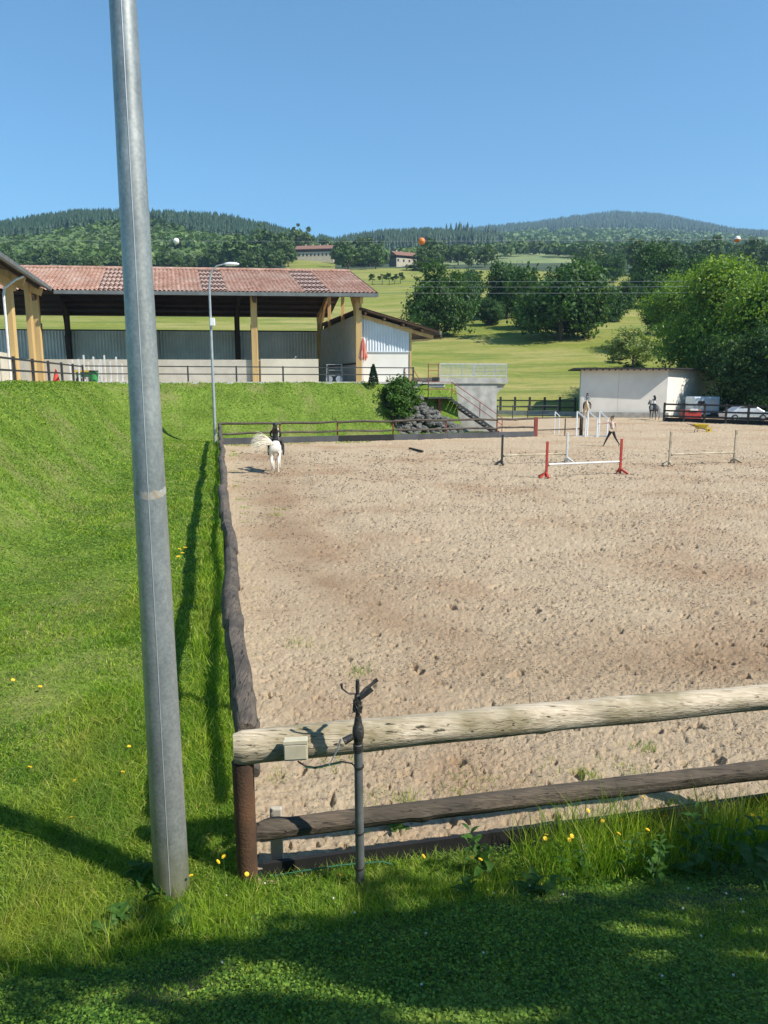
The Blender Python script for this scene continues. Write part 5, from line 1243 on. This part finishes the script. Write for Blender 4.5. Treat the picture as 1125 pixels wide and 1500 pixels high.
# yellow wheelbarrow
m_yel = M('yellow_paint_tray', (.70,.50,.03), (.58,.40,.02), 6, .4)
c = atz(1026, 634, 0); wb = thing('wheelbarrow', c, 'yellow wheelbarrow standing on the sand near the shed corner', 'wheelbarrow')
mb = MB(); t = [(-.55,-.33,.62), (.42,-.33,.62), (.42,.33,.62), (-.55,.33,.62)]; bt = [(-.25,-.2,.28), (.28,-.2,.30), (.28,.2,.30), (-.25,.2,.28)]
mb.add([tuple(Vector(p)+c) for p in bt+t], [(0,1,2,3)]+[(i, (i+1) % 4, 4+(i+1) % 4, 4+i) for i in range(4)]); mb.build('tray', m_yel, wb)
MB().bar(c+Vector((-.57,-.33,.63)), c+Vector((.44,-.33,.63)), .04, .04).bar(c+Vector((-.57,.33,.63)), c+Vector((.44,.33,.63)), .04, .04).build('rim', m_yel, wb)
for sy in (-.25, .25):
    MB().tube([c+Vector((.55,sy*.3,.2)), c+Vector((.1,sy,.30)), c+Vector((-.95,sy*1.1,.66))], .022, 6).build('handle', m_darksteel, wb)
    MB().bar(c+Vector((-.3,sy,.28)), c+Vector((-.38,sy,0)), .03, .03).build('leg', m_darksteel, wb)
w = MB().tube([c+Vector((.58,-.05,.2)), c+Vector((.58,.05,.2))], .2, 16).build('wheel', m_yel, wb)
MB().tube([c+Vector((.58,-.06,.2)), c+Vector((.58,.06,.2))], .07, 10).build('hub', m_darksteel, w)
# pale car behind the right fence
m_car = M('silver_car_paint', (.62,.65,.68), None, 4, .3, .3); c = atz(1106, 618, 0)+Vector((0, 2.2, 0))
car = thing('parked_car', c, 'pale silver car parked in shade behind the right fence', 'car')
pr = [(-2.1,.35), (-2.1,.75), (-1.5,.92), (-.8,1.38), (.7,1.40), (1.4,.98), (2.1,.85), (2.15,.35)]
vs = [(c.x+x, c.y-.85+.06*(z > 1)*1.5, z) for x, z in pr]+[(c.x+x, c.y+.85-.06*(z > 1)*1.5, z) for x, z in pr]; n = len(pr)
MB().add(vs, [tuple(range(n)), tuple(range(2*n-1, n-1, -1))]+[(i, n+i, n+(i+1) % n, (i+1) % n) for i in range(n)]).build('body', m_car, car, bevel=.05)
MB().add([(c.x+x, c.y-.80, z) for x, z in [(-1.35,.98), (-.78,1.32), (.66,1.33), (1.2,1.0)]], [(0,1,2,3)]).build('side_window', m_dk, car)
for sx in (-1.3, 1.35): w = MB().tube([c+Vector((sx,-.9,.32)), c+Vector((sx,-.68,.32))], .32, 16).build('wheel', m_darksteel, car); MB().tube([c+Vector((sx,-.92,.32)), c+Vector((sx,-.9,.32))], .18, 12).build('hub', m_thin, w)
# closed parasol at the hall corner
m_par = M('faded_red_parasol_cloth', (.60,.13,.09), (.72,.45,.33), 3, .8, stretch=(6,6,.3), lo=.45, hi=.6); q = hp(-.02, -1.3, TZ)
pa = thing('closed_parasol', q, 'closed faded red parasol standing in front of the corner column', 'parasol')
MB().cyl(q, q+Vector((0,0,3.15)), .03, 8).build('pole', m_whitepaint, pa); MB().lathe(q, [(.3,0), (.3,.08), (.06,.12)], 16).build('base', m_concrete, pa)
mb = MB(); n = 20
prof = [(.03,3.1), (.09,2.95), (.15,2.6), (.20,2.2), (.27,1.75), (.24,1.6)]
for r_, z in prof:
    for k in range(n): th = 6.283*k/n; rr_ = r_*(1+.25*(-1)**k); mb.v.append((q.x+rr_*math.cos(th), q.y+rr_*math.sin(th), q.z+z+(.12*(-1)**k if z < 1.7 else 0)))
for i in range(len(prof)-1):
    for k in range(n): mb.f.append((i*n+k, i*n+(k+1) % n, (i+1)*n+(k+1) % n, (i+1)*n+k))
mb.build('canopy', m_par, pa)
# ------------------------------------------------------------------ sprinkler standpipe, junction box
sx_, sy_ = at(524.5, 1180, 4.66).x, 4.66; zb_ = hz(sx_, sy_)-.2
sp = thing('sprinkler_standpipe', (sx_, sy_, zb_), 'grey irrigation standpipe with impact sprinkler head beside the near fence', 'sprinkler')
zv = at(525, 1100, 4.66).z; zt = at(525, 1003, 4.66).z
MB().tube([(sx_+.012, sy_, zb_), (sx_+.01, sy_, .5), (sx_+.004, sy_, zv)], [.031, .031, .029], 16).build('pipe', m_pipe, sp, smooth=True)
for z in (.35, .62, zv-.12): MB().cyl((sx_+.008, sy_, z), (sx_+.008, sy_, z+.014), .0345, 16).build('pipe_clamp', m_brass, sp)
MB().lathe((sx_+.004, sy_, zv), [(.034,0), (.036,.05), (.030,.055), (.033,.09), (.038,.10), (.041,.13), (.038,.17), (.030,.19), (.026,.22), (.022,.25)], 18).build('valve_body', m_brass, sp, smooth=True)
MB().tube([(sx_-.03, sy_-.045, zv+.13), (sx_-.09, sy_-.06, zv+.10)], [.022, .026], 12).build('solenoid', m_brass, sp, smooth=True)
MB().tube([(sx_-.11, sy_-.06, zv+.12), (sx_-.13, sy_-.07, zv+.05), (sx_-.19, sy_-.08, zv-.06)], [.008, .006, .004], 6).build('valve_lever', m_thin, sp)
zh = zv+.25
MB().lathe((sx_+.002, sy_, zh), [(.016,0), (.016,.03), (.022,.035), (.022,.06), (.014,.065), (.014,.10), (.024,.11), (.022,.15), (.012,.16), (.014,.20), (.013,.26)], 14).build('sprinkler_body', m_brass, sp, smooth=True)
MB().tube([(sx_, sy_, zh+.12), (sx_+.05, sy_+.02, zh+.18), (sx_+.12, sy_+.04, zh+.235)], [.016, .013, .009], 10).build('nozzle', m_brass, sp, smooth=True)
MB().cyl((sx_+.11, sy_+.04, zh+.228), (sx_+.135, sy_+.045, zh+.245), .014, 10).build('nozzle_tip', m_brass, sp)
MB().tube([(sx_, sy_, zh+.16), (sx_-.06, sy_-.01, zh+.17), (sx_-.10, sy_-.015, zh+.205), (sx_-.105, sy_-.015, zh+.24)], [.006, .006, .007, .010], 8).build('rocker_arm', m_brass, sp)
MB().bar((sx_+.02, sy_-.02, zh+.14), (sx_+.10, sy_-.01, zh+.20), .012, .03).build('rocker_spoon', m_brass, sp)
rr_ = random.Random(8); mb = MB()
for k in range(7):
    pts = []; ph = rr_.random()*6
    for i in range(12): th = ph+i*.75; r_ = .024+.010*rr_.random(); pts.append((sx_+r_*math.cos(th), sy_+r_*math.sin(th), zh+.02+.10*rr_.random()))
    mb.tube(pts, .0028, 5)
mb.build('wire_binding', m_brass, sp)
jb = at(433.5, 1096.5, 4.70); bxs = thing('junction_box', jb, 'small cream plastic junction box fixed to the pale rail', 'junction box')
MB().box(jb, (.162, .07, .145), rz=.1).build('case', m_cream, bxs, bevel=.006); MB().box(jb+Vector((.001,-.036,.063)), (.166, .012, .028), rz=.1).build('lid_lip', m_cream, bxs, bevel=.003)
MB().box(jb+Vector((.001,-.037,-.008)), (.150, .008, .105), rz=.1).build('cover', m_cream, bxs, bevel=.004)
a = at(436, 1115, 4.70); pts = [a, at(447, 1122, 4.69), at(462, 1124, 4.68), at(480, 1120, 4.67), at(500, 1115.5, 4.66), at(515, 1118, 4.66), at(522, 1124, 4.66)]
cb = thing('green_cable', a, 'dark green cable looping from the junction box to the standpipe', 'cable')
MB().tube(pts, .0055, 8).build('sheath', m_blackcable, cb, smooth=True); MB().tube([p+Vector((0,-.004,-.006)) for p in pts[1:5]], .004, 6).build('wire', m_greencable, cb, smooth=True)
pts = [at(395, 1284, 4.80), at(440, 1276, 4.80), at(500, 1267, 4.84), at(560, 1262, 4.88), at(575, 1266, 4.88)]
tag(MB().tube(pts, .006, 6).build('ground_wire', m_greencable), 'green wire lying along the foot of the near fence', 'wire')
# ------------------------------------------------------------------ grass and weeds
g = np.random.default_rng(31)
def grassmat(name, cols, dry, trans=.42):
    m, nt, bs = newmat(name); out = nt.nodes['Material Output']
    a = nt.nodes.new('ShaderNodeAttribute'); a.attribute_name = 'rnd'
    r = ramp(nt, a.outputs['Fac'], [(i/(len(cols)-1), c) for i, c in enumerate(cols)])
    n = noise(nt, .55, 5, rough=.65); x = mix(nt, r.outputs[0], dry, ramp(nt, n.outputs['Fac'], [(.50, 0.0), (.72, .55)]).outputs[0])
    n2 = noise(nt, 1.9, 3); x = mix(nt, x, ramp(nt, n2.outputs['Fac'], [(.35, (.72,.86,.8)), (.65, (1.15,1.1,1.0))]).outputs[0], 1.0, 'MULTIPLY')
    nt.links.new(x, bs.inputs['Base Color']); bs.inputs['Roughness'].default_value = .6; bs.inputs['Specular IOR Level'].default_value = .25
    t = nt.nodes.new('ShaderNodeBsdfTranslucent'); nt.links.new(mix(nt, x, (1.2, 1.3, .5), 1.0, 'MULTIPLY'), t.inputs[0])
    ms = nt.nodes.new('ShaderNodeMixShader'); ms.inputs[0].default_value = trans
    nt.links.new(bs.outputs[0], ms.inputs[1]); nt.links.new(t.outputs[0], ms.inputs[2]); nt.links.new(ms.outputs[0], out.inputs[0]); return m
m_grass = grassmat('grass_blades', [(.08,.15,.012), (.17,.28,.020), (.27,.41,.030), (.38,.50,.045), (.62,.54,.20)], (.33,.31,.085))
m_clover = grassmat('clover_leaves', [(.025,.07,.012), (.09,.19,.024), (.28,.40,.055)], (.26,.34,.06), .35)
def blades(name, X, Y, h, w, mat, label, lean=.5, cat='grass'):
    n = len(X); Z = H(X, Y)-.012; a = g.random(n)*6.283; l = h*lean*(.3+g.random(n)); b = g.random(n)*6.283
    tip = np.stack([X+np.cos(a)*l, Y+np.sin(a)*l, Z+h], -1); mid = np.stack([X+np.cos(a)*l*.35, Y+np.sin(a)*l*.35, Z+h*.6], -1)
    base = np.stack([X, Y, Z], -1); wv = np.stack([np.cos(b), np.sin(b), 0*b], -1)*w[:, None]
    V = np.stack([base-wv, base+wv, mid+wv*.75, mid-wv*.75, tip], 1).reshape(-1, 3)
    k = np.arange(n)*5; F = np.concatenate([np.stack([k, k+1, k+2], -1), np.stack([k, k+2, k+3], -1), np.stack([k+3, k+2, k+4], -1)])
    rnd = np.clip(g.random(n)**1.2, 0, 1); rnd = np.where(g.random(n) < .90, rnd*.78, .85+.15*g.random(n))
    return tag(link(name, mesh_np(name, V, F, mat, rnd=np.repeat(rnd, 5))), label, cat, kind='stuff')
def field_pts(n, s0, s1, y0, y1, off=0):
    s = g.uniform(s0, s1, n); Y = np.exp(g.uniform(np.log(y0), np.log(y1), n)); X = s*Y
    dl, df, sf, dn = dists(X, Y); ok = ~in_sand(X, Y, -.02+off) & ~((dl > 7.7) & (Y > 8)) & ~((df > 5.8) & (Y > 30)) & ~((sf > 17.6) & (df > 0) & (Y > 20))
    return X[ok], Y[ok]
X, Y = field_pts(620000, -.66, .62, 1.9, 60)
pt = fbm(X*1.3, Y*1.3, 3, 81); hgt = (.024+.045*pt*g.random(len(X))+.03*(fbm(X*.4, Y*.4, 2, 82) > .55))
dl, df, sf, dn = dists(X, Y); hgt *= np.where(dn > .9, .62, 1.0); hgt *= np.where((dl > -.1) & (dl < 1.6) & (dn < .5), 1.7, 1.0)
keep = g.random(len(X)) < np.clip(.35+1.3*fbm(X*3.1, Y*3.1, 3, 83), 0, 1); X, Y, hgt = X[keep], Y[keep], hgt[keep]
hgt = np.maximum(hgt, .0016*Y*(.5+g.random(len(Y))))
blades('grass', X, Y, hgt, np.maximum(.0022, .00052*Y)*(.7+.6*g.random(len(X))), m_grass, 'short meadow grass on the banks round the arena', 1.25)
# clover cover close by
X, Y = field_pts(420000, -.66, .62, 1.9, 40); dl, df, sf, dn = dists(X, Y)
cl = fbm(X*.9+5, Y*.9, 3, 85); keep = g.random(len(X)) < np.clip((cl-.30)*5, .22, 1); X, Y = X[keep], Y[keep]; n = len(X)
Z = H(X, Y)+.008+.055*g.random(n)*np.where(fbm(X*.9+5, Y*.9, 3, 85) > .5, 1, .5); s = np.maximum(.0085, .00115*Y)*(.6+.8*g.random(n)); a = g.random(n)*6.283
tl = g.normal(size=(n, 3))*.38; tl[:, 2] = 1; N = unit(tl); T = unit(np.cross(N, np.stack([np.cos(a), np.sin(a), 0*a], -1))); B = np.cross(N, T)
tag(link('clover', quads(np.stack([X, Y, Z], -1), T*s[:, None], B*s[:, None]*.8, g.random(n), 'clover', m_clover)), 'low clover and broad-leaved ground cover among the grass', 'ground cover', kind='stuff')
# taller grass along the fences, kickboards and pole
def band(n, u0, u1, off0, off1, axis, h0, h1):
    u = g.uniform(u0, u1, n); d = g.uniform(off0, off1, n)
    if axis == 'n': X = C0[0]+eN[0]*u+nN[0]*d; Y = C0[1]+eN[1]*u+nN[1]*d
    else: X = C0[0]+dL[0]*u+nL[0]*d; Y = C0[1]+dL[1]*u+nL[1]*d
    return X, Y, g.uniform(h0, h1, n)*(.5+fbm(X*2.3, Y*2.3, 2, 91))
parts = [band(2600, -.6, 2.6, .16, .75, 'n', .04, .15), band(2600, 2.4, 5.2, .10, .75, 'n', .07, .24), band(900, 2.2, 5.2, .05, .5, 'n', .16, .40), band(2600, 2.0, 5.4, .02, .7, 'n', .18, .46), band(4200, .4, 14, .03, .5, 'l', .07, .22), band(5000, 2, 39, .0, .3, 'l', .07, .20), band(2600, -3.0, .0, .1, .8, 'n', .06, .20)]
X, Y, h = [np.concatenate(k) for k in zip(*parts)]
blades('tall_grass', X, Y, h, np.maximum(.0028, .0005*Y), m_grass, 'taller grass growing along the fence feet and the lamp post', .6)
# tufts creeping into the sand
P = []
for i in range(70):
    u, d = (random.uniform(1, 36), -random.expovariate(1.9)-.12) if i < 40 else (0, 0)
    if i < 40: cx, cy = C0+dL*u+nL*max(d, -1.6)
    else:
        u = random.uniform(.1, 4.2); d = -random.uniform(.15, 1.5); cx, cy = C0+eN*u+nN*d
    k = random.randint(14, 60); r_ = random.uniform(.05, .2); P.append(np.stack([cx+g.normal(size=k)*r_*1.0, cy+g.normal(size=k)*r_, np.full(k, random.uniform(.03, .09))], -1))
P.append(np.stack([C1[0]+eF[0]*(t_ := g.uniform(.2, 9, 700))-nF[0]*(d_ := g.uniform(.1, .8, 700)), C1[1]+eF[1]*t_-nF[1]*d_, g.uniform(.04, .14, 700)], -1))
P = np.concatenate(P)
def tuft_blades(name, P, label):
    n = len(P); X, Y, h = P.T; a = g.random(n)*6.283; l = h*.8*g.random(n); b = g.random(n)*6.283; Z = np.full(n, -.01); w = np.maximum(.0028, .0006*Y)
    base = np.stack([X, Y, Z], -1); tip = np.stack([X+np.cos(a)*l, Y+np.sin(a)*l, Z+h+.02], -1); wv = np.stack([np.cos(b), np.sin(b), 0*b], -1)*w[:, None]
    V = np.stack([base-wv, base+wv, tip], 1).reshape(-1, 3); return tag(link(name, mesh_np(name, V, np.arange(3*n).reshape(n, 3), m_grass, rnd=np.repeat(g.random(n), 3))), label, 'grass', kind='stuff')
tuft_blades('grass_tufts', P, 'sparse grass tufts growing out of the sand by the fences')
# clods and small stones on the sand
n = 54000; s = g.uniform(-.2, .6, n); Y = np.exp(g.uniform(np.log(4.6), np.log(40), n)); X = s*Y; dl, df, sf, dn = dists(X, Y); k = (dl < -.25) & (dn < -.2) & (df < -.3)
k &= g.random(n) < np.clip((fbm(X*1.1, Y*1.1, 3, 95)-.30)*2.6, .05, 1); X, Y = X[k], Y[k]; n = len(X)
oc = np.array([(1,0,0), (0,1,0), (-1,0,0), (0,-1,0), (0,0,.7), (0,0,-.3)], float); of = np.array([(0,1,4), (1,2,4), (2,3,4), (3,0,4)])
sz = np.maximum(.0045, .0008*Y)*(.5+1.3*g.random(n)**2); V = oc[None]*sz[:, None, None]*(.6+.8*g.random((n, 6, 1)))
Zc = .012*np.ones(n); V = V+np.stack([X, Y, Zc+.02*g.random(n)], -1)[:, None, :]
m_clod = M('dark_clods', (.12,.09,.065), (.045,.037,.032), 3, .95)
tag(link('sand_clods', mesh_np('sand_clods', V.reshape(-1, 3), (of[None]+(np.arange(n)*6)[:, None, None]).reshape(-1, 3), m_clod)), 'small dark clods and droppings scattered over the sand', 'clods', kind='stuff')
# flowers
m_yf = M('yellow_petals', (.85,.60,.02), (.75,.45,.01), 30, .6); m_wf = M('white_clover_head', (.75,.74,.68), (.62,.60,.50), 60, .8); m_stem = M('green_stem', (.07,.15,.025), None, 20, .7)
def flower_mesh(kind):
    mb = MB()
    if kind == 'y':
        for r_, k0, z in ((.017, 14, 0), (.011, 10, .003)):
            for k in range(k0):
                th = 6.283*k/k0; c, s_ = math.cos(th), math.sin(th); w = .0038
                mb.add([(-s_*w*.4, c*w*.4, z), (c*r_-s_*w, s_*r_+c*w, z+.003), (c*r_*1.12, s_*r_*1.12, z+.002), (c*r_+s_*w, s_*r_-c*w, z+.003)], [(0,1,2,3)])
    else:
        mb.ell((0,0,.005), (.009,.009,.008), 8, 6)
    me = bpy.data.meshes.new('flower_head'); me.from_pydata(mb.v, [], mb.f); me.materials.append(m_yf if kind == 'y' else m_wf); return me
FM = {k: flower_mesh(k) for k in 'yw'}
def stem_mesh(h, seed):
    rr = random.Random(seed); mb = MB(); mb.tube([(0,0,-h), (rr.uniform(-.02,.02), rr.uniform(-.02,.02), -h*.5), (0,0,0)], [.0022,.0018,.0014], 5)
    me = bpy.data.meshes.new('stem'); me.from_pydata(mb.v, [], mb.f); me.materials.append(m_stem); return me
SM = {h: stem_mesh(h, int(h*100)) for h in (.05, .16, .26, .36)}
yl = [(308,1238,.16),(322,1290,.26),(363,1300,.16),(330,1282,.26),(247,1295,.16),(282,1302,.16),(500,1290,.05),(439,1255,.16),(620,1272,.16),(690,1286,.26),(703,1278,.16),(798,1248,.26),(835,1250,.26),(858,1218,.36),(880,1225,.26),(905,1235,.36),(903,1246,.26),(945,1240,.26),(938,1196,.36),(1004,1197,.36),(970,1218,.26),(1048,1158,.36),(832,1247,.16),(797,1245,.16),(960,1205,.26),(1098,1208,.16),(181,1138,.05),(128,1222,.05),(105,1205,.05),(60,1010,.05),(20,1000,.05),(264,800,.16),(268,806,.16),(262,812,.16),(272,798,.16),(110,1150,.05),(45,1130,.05),(190,1100,.05)]
def ground_hit(px, py):
    d = ray(px, py); Ys_ = np.exp(np.linspace(np.log(1.5), np.log(60), 1500)); X = d.x/d.y*Ys_; Z = EYE+d.z/d.y*Ys_; hh_ = H(X, Ys_); i = np.argmax(Z < hh_); return Vector((X[i], Ys_[i], hh_[i]))
for i, (px, py, h) in enumerate(yl):
    q = ground_hit(px, py+h*110); s_ = max(1.0, q.y/5.5)*.85
    o = thing('yellow_flower', q+Vector((0,0,h+.03)), 'yellow dandelion-like flower on a thin stem in the grass', 'flower', 'yellow flowers in the grass', rz=random.random()*6)
    a = link('flower_head', FM['y'], o); a.rotation_euler = (random.uniform(.1, .7), random.uniform(-.4, .4), 0); link('stem', SM[h], o); o.scale = (s_, s_, 1)
for i in range(20):
    q = ground_hit(random.uniform(300, 1110), random.uniform(1310, 1470) if i < 13 else random.uniform(1300, 1330))
    o = thing('white_clover_flower', q+Vector((0,0,.055)), 'tiny white clover flower in the shaded grass', 'flower', 'white clover flowers in the shaded grass'); link('flower_head', FM['w'], o); link('stem', SM[.05], o); o.scale = (.7,.7,.8)
# broad-leaved weeds: each leaf its own part
m_weed = leafmat('weed_leaf', [(.06,.14,.02), (.10,.20,.03)], .4, nscale=3); 
def leaf_mesh(seed, L=1.0, w=.34, lob=0):
    mb = MB(); n = 6
    for i in range(n+1):
        t = i/n; ww = w*math.sin(math.pi*min(1, t*.92+.06))**.8*(1-.3*t)*(1+lob*(.5 if i % 2 else -.35)); z = .22*math.sin(t*2.2)-.25*t*t
        mb.v += [(-ww*.5, t*L, z+.05), (0, t*L, z), (ww*.5, t*L, z+.05)]
    for i in range(n): b = i*3; mb.f += [(b, b+1, b+4, b+3), (b+1, b+2, b+5, b+4)]
    me = bpy.data.meshes.new('leaf'); me.from_pydata(mb.v, [], mb.f); me.materials.append(m_weed); 
    for p in me.polygons: p.use_smooth = True
    return me
LM = [leaf_mesh(0), leaf_mesh(1, 1, .5), leaf_mesh(2, 1, .55, .5)]
def weed(px, py, h, nl, ls, kind, label, spread=.2):
    q = ground_hit(px, py); o = thing('weed_plant', q, label, 'weed', 'broad-leaved weeds along the near fence'); rr = random.Random(px)
    ns = max(1, nl//9)
    for sidx in range(ns):
        bx = rr.uniform(-spread, spread)*.4; by = rr.uniform(-spread, spread)*.4; tx = bx*2.2; ty = by*2.2; hh_ = h*rr.uniform(.7, 1)
        MB().tube([(bx,by,-.03), (bx*1.5,by*1.5,hh_*.5), (tx,ty,hh_)], [.004,.0035,.0015], 5).build('stem', m_stem, o, world=False)
        for k in range(nl//ns):
            t = .12+.88*k/max(1, nl//ns-1); l = link('leaf', LM[kind], o); l.location = (bx+(tx-bx)*t, by+(ty-by)*t, hh_*t)
            s_ = 1.35*ls*(1.15-.6*t)*rr.uniform(.7, 1.2); l.scale = (s_, s_, s_); l.rotation_euler = (rr.uniform(-.1, .7), rr.uniform(-.3, .3), k*2.4+rr.random())
weed(748, 1296, .30, 36, .12, 1, 'bright lime-green leafy weed lit by the sun before the black kickboard', .35)
weed(566, 1262, .42, 14, .15, 2, 'tall weed with lobed leaves right of the standpipe')
weed(700, 1310, .2, 12, .09, 0, 'small sunlit weed right of the standpipe')
weed(960, 1290, .42, 24, .10, 0, 'dense green weed below the shadowed lower rail', .3)
weed(1010, 1280, .5, 22, .11, 1, 'tall leafy weed near the right end of the kickboard', .3)
weed(1062, 1275, .52, 22, .11, 0, 'tall weed second from the right edge', .3)
weed(1110, 1290, .55, 30, .13, 1, 'dark shaded weed at the right edge of the photo', .4)
weed(905, 1280, .40, 16, .08, 0, 'slender weed with yellow flowers around it', .25)
weed(870, 1285, .36, 14, .08, 0, 'slender weed left of the flowering clump', .25)
weed(840, 1290, .33, 14, .07, 0, 'low weed left of the slender weeds', .25)
weed(232, 1325, .16, 26, .12, 2, 'dark broad-leaved weed at the foot of the thick lamp post', .5)
weed(205, 1320, .16, 20, .11, 1, 'shaded weed left of the thick lamp post foot', .5)
weed(262, 1330, .14, 20, .10, 1, 'shaded weed right below the thick lamp post', .5)
weed(795, 1180, .55, 10, .05, 0, 'thin tall weed standing in the sand behind the lower rail')
